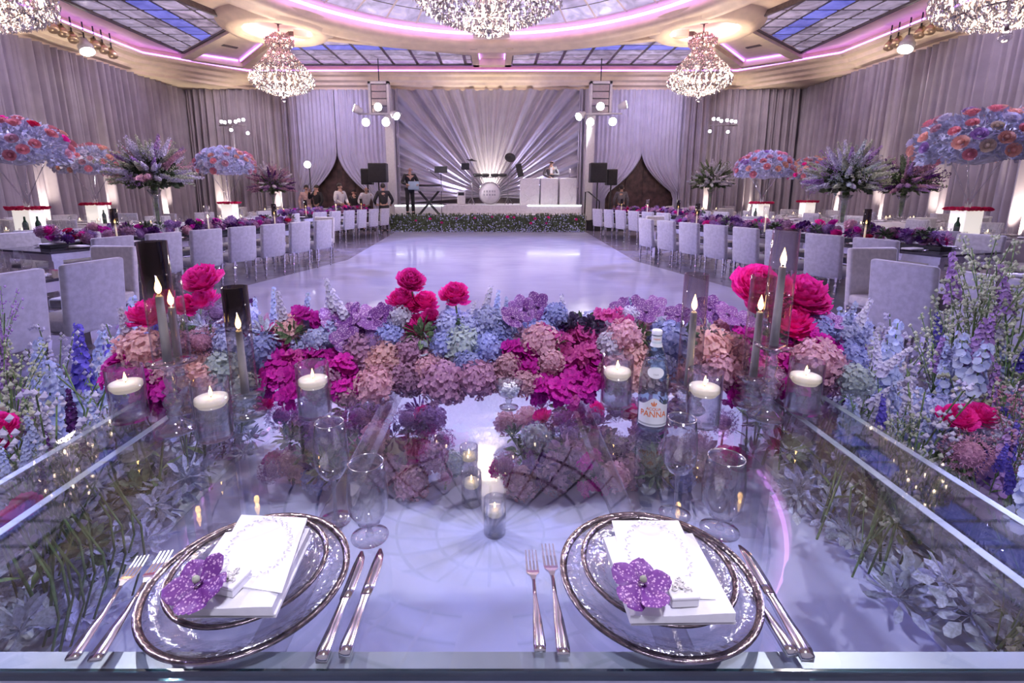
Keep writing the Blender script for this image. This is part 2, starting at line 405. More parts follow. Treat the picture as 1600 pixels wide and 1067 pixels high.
def rbox(x0, x1, y0, y1, z0, z1, r, seg=2):
    bm = bmesh.new(); bmesh.ops.create_cube(bm, size=1)
    for v in bm.verts: v.co = ((x0 + x1) / 2 + v.co.x * (x1 - x0), (y0 + y1) / 2 + v.co.y * (y1 - y0), (z0 + z1) / 2 + v.co.z * (z1 - z0))
    bmesh.ops.bevel(bm, geom=bm.edges[:], offset=r, segments=seg, affect='EDGES', profile=0.5)
    mb = MB(); bm.verts.ensure_lookup_table()
    mb.add([v.co[:] for v in bm.verts], [[v.index for v in f.verts] for f in bm.faces]); bm.free()
    return mb
def ob(name, me, parent=None, loc=(0, 0, 0), rot=(0, 0, 0), sc=1.0, label=None, kind=None):
    o = bpy.data.objects.new(name, me); COL.objects.link(o)
    o.location = loc; o.rotation_euler = rot
    o.scale = (sc, sc, sc) if isinstance(sc, (int, float)) else sc
    if parent is not None: o.parent = parent
    if label: o['label'] = label
    if kind: o['kind'] = kind
    return o
def tag(o, label, cat, group=None):
    o['label'] = label; o['category'] = cat
    if group: o['group'] = group
    return o
def thing(name, label, cat, loc=(0, 0, 0), rz=0.0, group=None):
    o = bpy.data.objects.new(name, None); COL.objects.link(o)
    o.empty_display_size = 0.1; o.location = loc; o.rotation_euler = (0, 0, rz)
    return tag(o, label, cat, group)
def struct(name, me, parent=None):
    o = ob(name, me, parent); o['kind'] = 'structure'
    return o
def dup(root, loc, rz=None, label=None, group=None, sc=None):
    r = root.copy(); COL.objects.link(r); r.location = loc
    if rz is not None: r.rotation_euler = (0, 0, rz)
    if sc is not None: r.scale = (sc, sc, sc)
    if label: r['label'] = label
    if group: r['group'] = group
    for ch in list(root.children):
        c = ch.copy(); COL.objects.link(c); c.parent = r
        for g in ch.children:
            d = g.copy(); COL.objects.link(d); d.parent = c
    return r
def fib(n, zmin=-1.0):
    out = []
    for i in range(n):
        z = 1 - (1 - zmin) * (i + 0.5) / n; r = math.sqrt(max(0, 1 - z * z)); a = i * 2.399963
        out.append(Vector((r * cos(a), r * sin(a), z)))
    return out
def frame(nrm, spin=0.0):
    n = Vector(nrm).normalized()
    a = n.cross(Vector((0, 0, 1)) if abs(n.z) < 0.95 else Vector((1, 0, 0))).normalized(); b = n.cross(a)
    c, s = cos(spin), sin(spin)
    a, b = a * c + b * s, b * c - a * s
    return Matrix(((a.x, b.x, n.x, 0), (a.y, b.y, n.y, 0), (a.z, b.z, n.z, 0), (0, 0, 0, 1)))

# ================================================================== THE ROOM
XL, XR, YB, YF, ZC = X0 - 13.6, X0 + 13.6, 22.6, -3.2, 6.5
fl = struct('floor', MB().box(XL - 0.2, XR + 0.2, YF, YB + 0.2, -0.1, 0).mesh('floor', 'carpet_floor', False))
poly = [(-3.1, YF), (3.1, YF), (3.15, 4.1), (3.6, 7.4), (2.95, 10.4), (3.3, 18.4), (-3.7, 18.4), (-3.2, 10.6), (-3.9, 7.6), (-3.15, 4.2)]
mb = MB(); n = len(poly)
mb.add([(x, y, 0.012) for x, y in poly] + [(x, y, 0.0) for x, y in poly], [tuple(range(n))] + [(i, i + n, (i + 1) % n + n, (i + 1) % n) for i in range(n)])
ob('dance_floor', mb.mesh('dance_floor', 'dance_vinyl', False), fl, label='glossy lavender-white vinyl dance floor', kind='structure')
struct('wall_left', MB().box(XL - 0.2, XL, YF, YB + 0.2, 0, ZC).mesh('wall_left', 'wall_paint', False))
struct('wall_right', MB().box(XR, XR + 0.2, YF, YB + 0.2, 0, ZC).mesh('wall_right', 'wall_paint', False))
struct('wall_back', MB().box(XL, XR, YB, YB + 0.2, 0, ZC).mesh('wall_back', 'wall_paint', False))
# wooden double doors behind the swagged drapes
for i, (cx, a, b) in enumerate(((-6.95, -8.5, -5.4), (6.4, 4.9, 8.0))):
    d = struct('door_%d' % (i + 1), MB().box(a, b, YB - 0.06, YB, 0, 3.6).mesh('door', 'dark_wood', False))
    for k in range(4):
        x = a + (b - a) * (k + 0.5) / 4
        ob('door_panel', rbox(x - 0.3, x + 0.3, YB - 0.10, YB - 0.05, 0.3, 3.3, 0.02, 1).mesh('door_panel', 'dark_wood', False), d)

# ---------------------------------------------------------------- ceiling
DC, DR = (X0, 11.4), 6.6                      # centre and radius of the round dome
mb = MB(); angs = sorted([2 * PI * k / 96 for k in range(96)] + [math.atan2(y - DC[1], x - DC[0]) % (2 * PI) for x in (XL, XR) for y in (YF, YB)])
vi, vo = [], []
for a in angs:
    c, s_ = cos(a), sin(a)
    t = min([(XR - DC[0]) / c if c > 1e-9 else 1e9, (XL - DC[0]) / c if c < -1e-9 else 1e9, (YB - DC[1]) / s_ if s_ > 1e-9 else 1e9, (YF - DC[1]) / s_ if s_ < -1e-9 else 1e9])
    vi.append((DC[0] + DR * c, DC[1] + DR * s_, ZC)); vo.append((DC[0] + t * c, DC[1] + t * s_, ZC))
n = len(angs)
mb.add(vi + vo, [(i, (i + 1) % n, (i + 1) % n + n, i + n) for i in range(n)])
ceil = struct('ceiling', mb.mesh('ceiling', 'plaster', False))
# dome drum, inner rings
mb = MB(); c3 = (DC[0], DC[1], 0)
mb.lathe([(6.6, 6.5), (6.6, 6.78), (6.45, 6.80), (6.4, 6.76), (6.25, 6.80)], 96, c3, cap=False)
mb.lathe([(4.15, 7.26), (4.1, 7.12), (3.95, 7.06), (3.7, 7.08), (3.62, 7.2), (3.6, 7.75), (3.45, 7.8)], 96, c3, cap=False)
ob('dome_ring', mb.mesh('dome_ring', 'plaster_soft'), ceil)
mb = MB().lathe([(6.6, 6.5), (6.55, 6.36), (6.7, 6.28), (6.95, 6.30), (7.0, 6.22), (7.15, 6.20), (7.3, 6.26), (7.35, 6.4), (7.5, 6.44), (7.55, 6.5)], 96, c3, cap=False)
ob('dome_cornice', mb.mesh('dome_cornice', 'plaster'), ceil)
def ring_strip(r, z, t, n=96, c=c3):
    return MB().lathe([(r - t, z - t), (r + t, z - t), (r + t, z + t), (r - t, z + t), (r - t, z - t)], n, c, cap=False)
ob('cove_light', ring_strip(6.5, 6.66, 0.035).mesh('cove_light', 'led_pink', False), ceil, label='pink light strip around the dome')
# dome art glass: 36 sectors x 3 rings of panes, then the inner cupola
dome = struct('window_1', MB().lathe([(6.3, 6.83), (4.1, 7.33)], 72, c3, cap=False).mesh('dome_backing', 'lead'))
rr = [(6.24, 6.80), (5.55, 6.955), (4.85, 7.115), (4.18, 7.265)]
NS = 40
for q in range(3):
    (r0, z0), (r1, z1) = rr[q], rr[q + 1]
    a = PI / NS * 0.94
    mp = MB()
    def pv(r, z, ang): return (r * cos(ang), r * sin(ang), z)
    dz = -0.012
    mp.add([pv(r0 - 0.03, z0 + dz, -a), pv(r0 - 0.03, z0 + dz, 0), pv(r0 - 0.03, z0 + dz, a), pv(r1 + 0.03, z1 + dz, a), pv(r1 + 0.03, z1 + dz, 0), pv(r1 + 0.03, z1 + dz, -a)], [(0, 1, 4, 5), (1, 2, 3, 4)])
    me = mp.mesh('pane', 'art_glass_dome', False)
    for k in range(NS):
        if k % 10 == 0: continue
        ob('pane', me, dome, (DC[0], DC[1], 0), (0, 0, 2 * PI * k / NS))
me = MB().tube([(6.3, 0, 6.78), (4.1, 0, 7.25)], 0.03, 4).mesh('glazing_bar', 'plaster_soft', False)
for k in range(NS): ob('glazing_bar', me, dome, (DC[0], DC[1], 0), (0, 0, 2 * PI * (k + 0.5) / NS))
for k in range(4):
    b2 = MB().add([(6.6, -0.62, 6.55), (6.6, 0.62, 6.55), (4.1, 0.42, 7.2), (4.1, -0.42, 7.2), (6.6, -0.62, 6.75), (6.6, 0.62, 6.75), (4.1, 0.42, 7.3), (4.1, -0.42, 7.3)], [(0, 1, 2, 3), (0, 4, 5, 1), (1, 5, 6, 2), (3, 7, 4, 0), (2, 6, 7, 3), (7, 6, 5, 4)])
    ob('dome_rib', b2.mesh('dome_rib', 'plaster_soft', False), ceil, (DC[0], DC[1], 0), (0, 0, PI / 2 * k))
mb = MB().lathe([(3.5, 7.75), (3.1, 8.15), (2.4, 8.5), (1.4, 8.75), (0.0, 8.85)], 48, c3, cap=False)
ob('cupola_glass', mb.mesh('cupola_glass', 'art_glass_dome'), dome)
mb = MB()
for k in range(24):
    a = 2 * PI * k / 24; c, s_ = cos(a), sin(a)
    mb.tube([(DC[0] + r * c, DC[1] + r * s_, z - 0.03) for r, z in ((3.5, 7.75), (3.1, 8.15), (2.4, 8.5), (1.4, 8.75), (0.1, 8.85))], 0.035, 4)
for r, z in ((3.1, 8.12), (2.4, 8.47), (1.4, 8.72)): mb.merge(ring_strip(r, z, 0.03, 48), Matrix())
ob('cupola_bars', mb.mesh('cupola_bars', 'lead', False), dome)

# flat art-glass panels
def clip(polyg, cell):
    out = cell
    n = len(polyg)
    for i in range(n):
        ax, ay = polyg[i]; bx, by = polyg[(i + 1) % n]
        inp = out; out = []
        if not inp: return []
        def side(p): return (bx - ax) * (p[1] - ay) - (by - ay) * (p[0] - ax)
        for j in range(len(inp)):
            p, q = inp[j], inp[(j + 1) % len(inp)]
            sp, sq = side(p), side(q)
            if sp >= 0: out.append(p)
            if (sp >= 0) != (sq >= 0):
                t = sp / (sp - sq); out.append((p[0] + (q[0] - p[0]) * t, p[1] + (q[1] - p[1]) * t))
    return out
def area(p): return 0.5 * sum(p[i][0] * p[(i + 1) % len(p)][1] - p[(i + 1) % len(p)][0] * p[i][1] for i in range(len(p)))
def prism(mb, pts, z0, z1):
    n = len(pts)
    mb.add([(x, y, z0) for x, y in pts] + [(x, y, z1) for x, y in pts], [tuple(range(n))[::-1], tuple(range(n, 2 * n))] + [(i, (i + 1) % n, (i + 1) % n + n, i + n) for i in range(n)])
def bar(mb, p, q, w, z0, z1):
    d = Vector((q[0] - p[0], q[1] - p[1])); d.normalize(); nx, ny = -d.y * w / 2, d.x * w / 2
    prism(mb, [(p[0] + nx, p[1] + ny), (p[0] - nx, p[1] - ny), (q[0] - nx, q[1] - ny), (q[0] + nx, q[1] + ny)], z0, z1)
wn = [1]
def skylight(quad, ustep, vstep, axis, band, show=True):
    """quad: convex plan polygon; panes of ustep x vstep metres, one band of blue panes"""
    if area(quad) < 0: quad = quad[::-1]
    wn[0] += 1
    mb = MB(); prism(mb, quad, ZC - 0.06, ZC - 0.02)
    root = struct('window_%d' % wn[0], mb.mesh('skylight_backing', 'lead', False))
    xs = [p[0] for p in quad]; ys = [p[1] for p in quad]
    g = 0.06
    xb = [min(xs)]; yb = [min(ys)]
    while xb[-1] < max(xs): xb.append(xb[-1] + (ustep if axis == 'y' else vstep))
    while yb[-1] < max(ys): yb.append(yb[-1] + (vstep if axis == 'y' else ustep))
    allp = MB()
    for i in range(len(xb) - 1):
        for j in range(len(yb) - 1):
            c = clip(quad, [(xb[i] + g, yb[j] + g), (xb[i + 1] - g, yb[j] + g), (xb[i + 1] - g, yb[j + 1] - g), (xb[i] + g, yb[j + 1] - g)])
            if len(c) < 3 or area(c) < 0.03: continue
            blue = (i == band) if axis == 'y' else (j == band)
            m1 = MB(); prism(m1, c, ZC - 0.085, ZC - 0.065)
            if show: ob('pane', m1.mesh('pane', 'art_glass_blue' if blue else 'art_glass', False), root)
            else: allp.merge(m1, Matrix(), 1 if blue else 0)
    if not show: ob('panes', allp.mesh('panes', ['art_glass', 'art_glass_blue'], False), root)
    mb = MB(); n = len(quad)
    for i in range(n): bar(mb, quad[i], quad[(i + 1) % n], 0.10, ZC - 0.14, ZC)
    ob('frame', mb.mesh('frame', 'lead', False), root)
    return root
for sx in (-1, 1):
    q = lambda x, y: (X0 + sx * x, y)
    skylight([q(7.6, 16.0), q(11.2, 19.2), q(11.2, 11.4), q(9.1, 11.4)], 0.72, 0.72, 'y', 2 if sx < 0 else 2)
    skylight([q(9.1, 11.4), q(11.2, 11.4), q(11.2, 3.6), q(7.6, 6.8)], 0.72, 0.72, 'y', 2, False)
    skylight([q(6.45, 17.1), q(9.6, 20.95), q(0.75, 20.95), q(0.75, 19.15)], 0.62, 0.95, 'x', 2)
    skylight([q(6.45, 5.7), q(9.6, 1.85), q(0.75, 1.85), q(0.75, 3.65)], 0.62, 0.95, 'x', 2, False)
# beams that frame the coffers
vents = []
def beam(p, q, w_, z0, z1, light=False):
    mb = MB(); bar(mb, p, q, w_, z0, z1)
    ob('coffer_light' if light else 'coffer_beam', mb.mesh('coffer_beam', 'led_purple' if light else 'plaster', False), ceil)
for sx in (-1, 1):
    for sy in (-1, 1):
        q = lambda x, y: (X0 + sx * x, DC[1] + sy * (y - DC[1]))
        beam(q(7.75, 16.4), q(11.35, 19.6), 0.34, 6.26, ZC); beam(q(6.75, 17.3), q(9.75, 20.9), 0.34, 6.26, ZC)
        beam(q(11.2, 19.7), q(9.85, 20.85), 0.34, 6.26, ZC)
        beam(q(7.75, 16.4), q(11.35, 19.6), 0.5, 6.40, ZC); beam(q(6.75, 17.3), q(9.75, 20.9), 0.5, 6.40, ZC)
        beam(q(6.3, 17.0), q(0.7, 19.05), 0.30, 6.30, ZC)
        beam(q(8.0, 16.85), q(11.05, 19.55), 0.05, 6.44, 6.48, True); beam(q(7.1, 17.35), q(9.8, 20.55), 0.05, 6.44, 6.48, True)
        beam(q(10.95, 19.65), q(9.9, 20.55), 0.05, 6.44, 6.48, True)
        for (vx, vy) in ((8.1, 17.5), (9.3, 18.7)): vents.append((q(vx, vy), sx, sy))
    beam((X0 + sx * 0.62, 18.2), (X0 + sx * 0.62, 20.7), 0.24, 6.26, ZC)
    beam((X0 + sx * 0.47, 18.4), (X0 + sx * 0.47, 20.3), 0.04, 6.44, 6.48, True)
beam((X0 - 0.74, 20.55), (X0 + 0.74, 20.55), 0.3, 6.26, ZC)
vm = MB()
for k in range(4): vm.box(-0.32, 0.32, -0.085 + k * 0.05, -0.065 + k * 0.05, -0.03, 0)
vm = vm.mesh('vent', 'lead', False)
for (p, sx, sy) in vents:
    ob('vent', vm, ceil, (p[0], p[1], ZC), (0, 0, R(-48) * sx * sy))
# round medallions over the chandeliers
MED = [(X0 - 6.55, 16.4), (X0 + 6.55, 16.4), (X0 - 6.55, 6.4), (X0 + 6.55, 6.4)]
for (mx_, my_) in MED:
    c = (mx_, my_, 0)
    ob('medallion', MB().lathe([(1.0, 6.5), (1.0, 6.26), (1.1, 6.2), (1.3, 6.18), (1.45, 6.22), (1.5, 6.3), (1.65, 6.34), (1.75, 6.5)], 48, c, cap=False).mesh('medallion', 'plaster'), ceil)
    ob('medallion_disc', MB().lathe([(0.0, 6.49), (1.0, 6.49)], 48, c, cap=False).mesh('medallion_disc', 'plaster_soft'), ceil)
    if my_ > 10: ob('medallion_light', ring_strip(0.93, 6.36, 0.02, 48, c).mesh('medallion_light', 'led_rose', False), ceil, label='rose light ring')
# cornice around the walls, chamfered across the corners
path = [(XL, YF), (XL, 19.2), (XL + 3.1, YB), (XR - 3.1, YB), (XR, 19.2), (XR, YF)]
def offset(path, d):
    out = []
    for i, p in enumerate(path):
        p = Vector(p)
        ns = []
        for a, b in ((i - 1, i), (i, i + 1)):
            if a < 0 or b >= len(path): continue
            e = (Vector(path[b]) - Vector(path[a])).normalized(); ns.append(Vector((e.y, -e.x)))
        m = ns[0] if len(ns) == 1 else (ns[0] + ns[1]) / (1 + ns[0].dot(ns[1]))
        out.append(p + m * d)
    return out
prof = [(0.0, 5.72), (0.30, 5.72), (0.32, 5.82), (0.55, 5.86), (0.60, 5.96), (0.85, 6.0), (0.9, 6.12), (1.2, 6.14), (1.22, 6.24), (1.3, 6.24), (1.3, 6.18), (1.0, 6.5)]
mb = MB(); L = [offset(path, d) for d, z in prof]
for i in range(len(prof) - 1):
    for k in range(len(path) - 1):
        a, b, c, d = L[i][k], L[i][k + 1], L[i + 1][k + 1], L[i + 1][k]
        mb.add([(a.x, a.y, prof[i][1]), (b.x, b.y, prof[i][1]), (c.x, c.y, prof[i + 1][1]), (d.x, d.y, prof[i + 1][1])], [(0, 1, 2, 3)])
mb.add([(XL, 19.2, 5.74), (XL, YB, 5.74), (XL + 3.1, YB, 5.74)], [(0, 1, 2)]); mb.add([(XR, 19.2, 5.74), (XR, YB, 5.74), (XR - 3.1, YB, 5.74)], [(0, 1, 2)])
tr = struct('trim_1', mb.mesh('cornice', 'plaster', False))
mb = MB(); a_, b_ = offset(path, 1.24), offset(path, 1.18)
for k in range(len(path) - 1):
    bar(mb, a_[k], a_[k + 1], 0.05, 6.27, 6.31)
ob('cove_light', mb.mesh('cove_light', 'led_purple', False), tr, label='purple light strip along the cornice')

# ---------------------------------------------------------------- drapes
def folds(u, seed):
    return (0.12 * sin(u * 21 + seed + 2 * sin(u * 0.9)) + 0.08 * sin(u * 47 + seed * 2.3 + 1.7 * sin(u * 1.3)) + 0.045 * sin(u * 83 + seed) + 0.06 * sin(u * 5.1 + seed))
def drape_wall(name, p, q, z0, z1, seed, label, nper=42, nv=3, matn='drape'):
    p, q = Vector(p), Vector(q); L_ = (q - p).length; e = (q - p) / L_; nrm = Vector((e.y, -e.x))
    nu = int(L_ * nper)
    def fn(u, v):
        x = u * L_; a = folds(x, seed) * (0.75 + 0.5 * (1 - v))
        pt = p + e * x + nrm * a
        return (pt.x, pt.y, z0 + (z1 - z0) * v)
    o = ob(name, MB().grid(fn, nu, nv).mesh(name, matn))
    return tag(o, label, 'curtain')
ZT = 5.73
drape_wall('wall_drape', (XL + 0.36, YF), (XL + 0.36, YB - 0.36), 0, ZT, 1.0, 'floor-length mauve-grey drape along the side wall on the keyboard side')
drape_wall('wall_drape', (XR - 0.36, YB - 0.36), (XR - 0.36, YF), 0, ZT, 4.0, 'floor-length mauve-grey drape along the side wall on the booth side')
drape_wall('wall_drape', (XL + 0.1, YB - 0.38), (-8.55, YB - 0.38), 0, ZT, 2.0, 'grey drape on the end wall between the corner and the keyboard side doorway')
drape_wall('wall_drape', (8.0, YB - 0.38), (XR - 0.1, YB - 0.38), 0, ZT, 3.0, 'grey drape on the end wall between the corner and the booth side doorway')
drape_wall('stage_leg_drape', (-4.85, YB - 0.42), (-4.15, YB - 0.42), 0, ZT, 5.0, 'narrow pleated drape between the fan backdrop and the keyboard side swag', 60, 3, 'drape_stage')
drape_wall('stage_leg_drape', (3.55, YB - 0.42), (4.3, YB - 0.42), 0, ZT, 6.0, 'narrow pleated drape between the fan backdrop and the booth side swag', 60, 3, 'drape_stage')
def swag(outer, apex, tie, za, zt, label, seed):
    """one half of a parted curtain, tied back at the side"""
    def inner(z):
        if z >= za: return apex
        if z >= zt: return apex + (tie - apex) * ((za - z) / (za - zt)) ** 1.8
        return tie + (outer - tie) * 0.18 * min(1, (zt - z) / 0.3)
    def fn(u, v):
        z = ZT * v
        xi = inner(z); x = outer + (xi - outer) * u
        comp = abs(xi - outer) / abs(apex - outer)
        y = YB - 0.33 + 0.05 * (0.5 + comp * 0.5) * sin(u * 75 + seed) + 0.03 * sin(u * 31 + seed * 3)
        return (x, y, z)
    return tag(ob('swag_curtain', MB().grid(fn, 120, 40).mesh('swag_curtain', 'drape_stage')), label, 'curtain')
swag(-9.0, -6.95, -8.25, 3.15, 1.35, 'grey swag tied back beside the doorway, corner side, near the keyboard player', 0)
swag(-4.7, -6.95, -5.65, 3.15, 1.35, 'grey swag tied back beside the doorway, stage side, behind the keyboard player speakers', 1)
swag(4.15, 6.38, 5.0, 3.18, 1.45, 'grey swag tied back beside the doorway, stage side, behind the booth side speakers', 2)
swag(8.35, 6.38, 7.75, 3.18, 1.45, 'grey swag tied back beside the doorway, corner side, beyond the booth', 3)
# fan backdrop gathered at the stage
def fan():
    xa, xb, zb, cx, cz = -4.28, 3.62, 0.95, X0 - 0.15, 1.25
    NA, NRr = 420, 14
    a0, a1 = math.atan2(zb - cz, xb - cx), PI - math.atan2(zb - cz, -(xa - cx))
    def fn(u, v):
        a = a0 + (a1 - a0) * u; c, s_ = cos(a), sin(a)
        t = 1e9
        if c > 1e-6: t = min(t, (xb - cx) / c)
        if c < -1e-6: t = min(t, (xa - cx) / c)
        if s_ > 1e-6: t = min(t, (ZT - cz) / s_)
        if s_ < -1e-6: t = min(t, (zb - cz) / s_)
        r = t * (0.03 + 0.97 * v)
        amp = 0.24 * min(1.0, 0.25 + r * 0.22)
        y = YB - 0.32 - 0.12 * (1 - v) + amp * (0.45 * sin(a * 46) + 0.30 * sin(a * 97 + 1) + 0.25 * sin(a * 23 + 2))
        return (cx + r * c, y, cz + r * s_)
    return MB().grid(fn, NA, NRr)
tag(ob('fan_backdrop', fan().mesh('fan_backdrop', 'drape_stage')), 'pale fan-pleated drape radiating from behind the drum kit', 'backdrop')

# ================================================================== FLOWER LIBRARY (unit-radius blooms)
def petal_quad(mb, M, w, l, cup, n=2):
    """broad rounded petal from origin along +y in M, cupped upwards"""
    v = [(0, 0, 0), (-w * 0.55, l * 0.35, cup * 0.3), (-w * 0.5, l * 0.8, cup), (0, l, cup * 1.15), (w * 0.5, l * 0.8, cup), (w * 0.55, l * 0.35, cup * 0.3), (0, l * 0.55, cup * 0.25)]
    mb.add([M @ Vector(p) for p in v], [(0, 6, 2, 1), (6, 3, 2), (6, 4, 3), (0, 5, 4, 6)])
def ball(mb, r, sub=1, c=(0, 0, 0), mi=0, sz=1.0):
    bm = bmesh.new(); bmesh.ops.create_icosphere(bm, subdivisions=sub, radius=r)
    mb.add([(v.co.x + c[0], v.co.y + c[1], v.co.z * sz + c[2]) for v in bm.verts], [[v.index for v in f.verts] for f in bm.faces], mi); bm.free()
def g_hydrangea(seed, N=150):
    r_ = random.Random(seed); mb = MB(); ball(mb, 0.80, 2)
    for d in fib(N, -0.85):
        d = (d + Vector((r_.uniform(-.1, .1), r_.uniform(-.1, .1), r_.uniform(-.1, .1)))).normalized()
        rad = r_.uniform(0.86, 1.02)
        nrm = (d + Vector((r_.uniform(-.8, .8), r_.uniform(-.8, .8), r_.uniform(-.8, .8)))).normalized()
        for k in range(4):
            M = Matrix.Translation(d * rad) @ frame(nrm, k * PI / 2 + r_.random() * 0.5 + d.x * 7)
            petal_quad(mb, M, 0.14, 0.155, r_.uniform(-0.01, 0.06))
    return mb
def g_peony(seed):
    r_ = random.Random(seed); mb = MB(); ball(mb, 0.50, 2, (0, 0, 0.0))
    for ring, (tilt, nP, l, w, z0) in enumerate(((5, 11, 1.0, 0.50, -0.25), (26, 12, 1.0, 0.48, -0.14), (44, 12, 0.95, 0.44, -0.02), (58, 11, 0.86, 0.40, 0.08), (70, 10, 0.76, 0.34, 0.16), (80, 9, 0.66, 0.30, 0.24), (90, 8, 0.55, 0.25, 0.3))):
        for k in range(nP):
            a = 2 * PI * (k + 0.5 * (ring % 2)) / nP + r_.uniform(-.2, .2)
            t = R(tilt + r_.uniform(-10, 10))
            M = Matrix.Rotation(a, 4, 'Z') @ Matrix.Translation((0, 0.30 - 0.04 * ring, z0)) @ Matrix.Rotation(t, 4, 'X')
            ln = l * r_.uniform(0.85, 1.1) * 0.72; ww = w * r_.uniform(0.85, 1.1)
            def fn(u, v):
                x = (u - 0.5) * ww * (0.45 + 1.1 * math.sin(min(1, v * 0.9 + 0.12) * PI * 0.62))
                e = r_.uniform(-0.07, 0.07) if v > 0.9 else 0
                return M @ Vector((x, v * ln + e, 0.55 * ww * (4 * (u - 0.5) ** 2) * 0.45 + 0.30 * ln * v * v + e))
            mb.grid(fn, 3, 3)
    return mb
def g_allium(seed, N=190):
    r_ = random.Random(seed); mb = MB(); ball(mb, 0.52, 2)
    for d in fib(N):
        rad = r_.uniform(0.62, 1.0); nrm = (d + Vector((r_.uniform(-.3, .3),) * 3)).normalized()
        M = Matrix.Translation(d * rad) @ frame(nrm, r_.random() * 6)
        for k in range(5):
            a = 2 * PI * k / 5; b = a + 0.35; c = a - 0.35
            mb.add([M @ Vector((0, 0, -0.04)), M @ Vector((0.06 * cos(c), 0.06 * sin(c), 0.0)), M @ Vector((0.16 * cos(a), 0.16 * sin(a), 0.08)), M @ Vector((0.06 * cos(b), 0.06 * sin(b), 0))], [(0, 1, 2, 3)])
    return mb
def orchid_floret(mb, M, s, r_):
    for k, (w, l) in enumerate(((0.62, 1.0), (0.85, 0.95), (0.55, 1.0), (0.55, 1.0), (0.85, 0.95))):
        a = 2 * PI * k / 5
        petal_quad(mb, M @ Matrix.Rotation(a, 4, 'Z') @ Matrix.Rotation(R(r_.uniform(0, 22)), 4, 'X') @ Matrix.Scale(s, 4), w, l, 0.15)
    petal_quad(mb, M @ Matrix.Rotation(PI, 4, 'Z') @ Matrix.Rotation(R(50), 4, 'X') @ Matrix.Scale(s * 0.55, 4), 0.6, 0.9, 0.2)
def g_orchids(seed, N=22):
    """spray of open orchid blossoms around a short arching stem"""
    r_ = random.Random(seed); mb = MB()
    mb.tube([(-0.9, 0, -0.35), (-0.2, 0, 0.1), (0.5, 0, 0.0), (1.0, 0, -0.4)], 0.025, 4)
    for k in range(N):
        t = -0.85 + 1.75 * k / (N - 1)
        c = Vector((t, r_.uniform(-.35, .35), -0.15 + r_.uniform(-.4, .45) - 0.25 * t * t))
        d = (c - Vector((t * 0.4, 0, -0.5))).normalized()
        d = (d + Vector((r_.uniform(-.5, .5), r_.uniform(-1.2, .1), r_.uniform(-.3, .6)))).normalized()
        orchid_floret(mb, Matrix.Translation(c) @ frame(d, r_.random() * 6), r_.uniform(0.30, 0.42), r_)
    return mb
def g_vanda(seed):
    """one broad mottled orchid with rounded overlapping petals, facing +z"""
    r_ = random.Random(seed); mb = MB()
    for k, (w, l, a) in enumerate(((0.85, 0.85, 0), (0.95, 0.95, 70), (1.05, 1.0, 145), (1.05, 1.0, 215), (0.85, 0.9, 290))):
        tilt = R(r_.uniform(2, 18))
        M = Matrix.Rotation(R(a), 4, 'Z') @ Matrix.Translation((0, 0, 0.02 * k)) @ Matrix.Rotation(tilt, 4, 'X')
        def fn(u, v):
            wid = w * (math.sin(PI * (0.06 + 0.88 * v) ** 1.25) * 0.88 + 0.05)
            x = (u - 0.5) * wid
            return M @ Vector((x, 0.05 + v * l, 0.10 * sin(v * 5 + k) * v - 0.25 * (u - 0.5) ** 2 + 0.04 * sin(u * 9)))
        mb.grid(fn, 5, 6)
    for k in (-1, 1):
        M = Matrix.Rotation(R(180 + 14 * k), 4, 'Z') @ Matrix.Rotation(R(35), 4, 'X') @ Matrix.Translation((0, 0, 0.06))
        petal_quad(mb, M, 0.22, 0.36, 0.08)
    return mb
def g_spike(seed, N=58, openness=1.0, base=0.30):
    """delphinium-like spike, 1 unit tall, stem below"""
    r_ = random.Random(seed); mb = MB()
    mb.tube([(0, 0, -0.6), (0.01, 0, 0.3), (0, 0, 1.0)], [0.014, 0.011, 0.004], 4, 1)
    for k in range(N):
        t = k / (N - 1); z = base + (1 - base) * t; a = k * 2.4; rad = (0.088 * (1 - 0.75 * t)) * openness * r_.uniform(0.6, 1.15)
        d = Vector((cos(a), sin(a), 0.35)).normalized()
        M = Matrix.Translation((rad * cos(a), rad * sin(a), z + r_.uniform(-.02, .02))) @ frame(d, r_.random() * 6)
        s = (0.058 * (1 - 0.55 * t)) * r_.uniform(0.8, 1.2)
        for q in range(5):
            petal_quad(mb, M @ Matrix.Rotation(2 * PI * q / 5, 4, 'Z'), s * 0.9, s, s * 0.3)
    for k in range(5):
        a = k * 2.4 + 1; z = -0.45 + k * 0.13
        M = Matrix.Translation((0, 0, z)) @ Matrix.Rotation(a, 4, 'Z') @ Matrix.Rotation(R(35), 4, 'X')
        mb.add([M @ Vector(p) for p in ((0, 0, 0), (-0.035, 0.10, 0.0), (0, 0.24, -0.03), (0.035, 0.10, 0.0))], [(0, 1, 2, 3)], 1)
    return mb
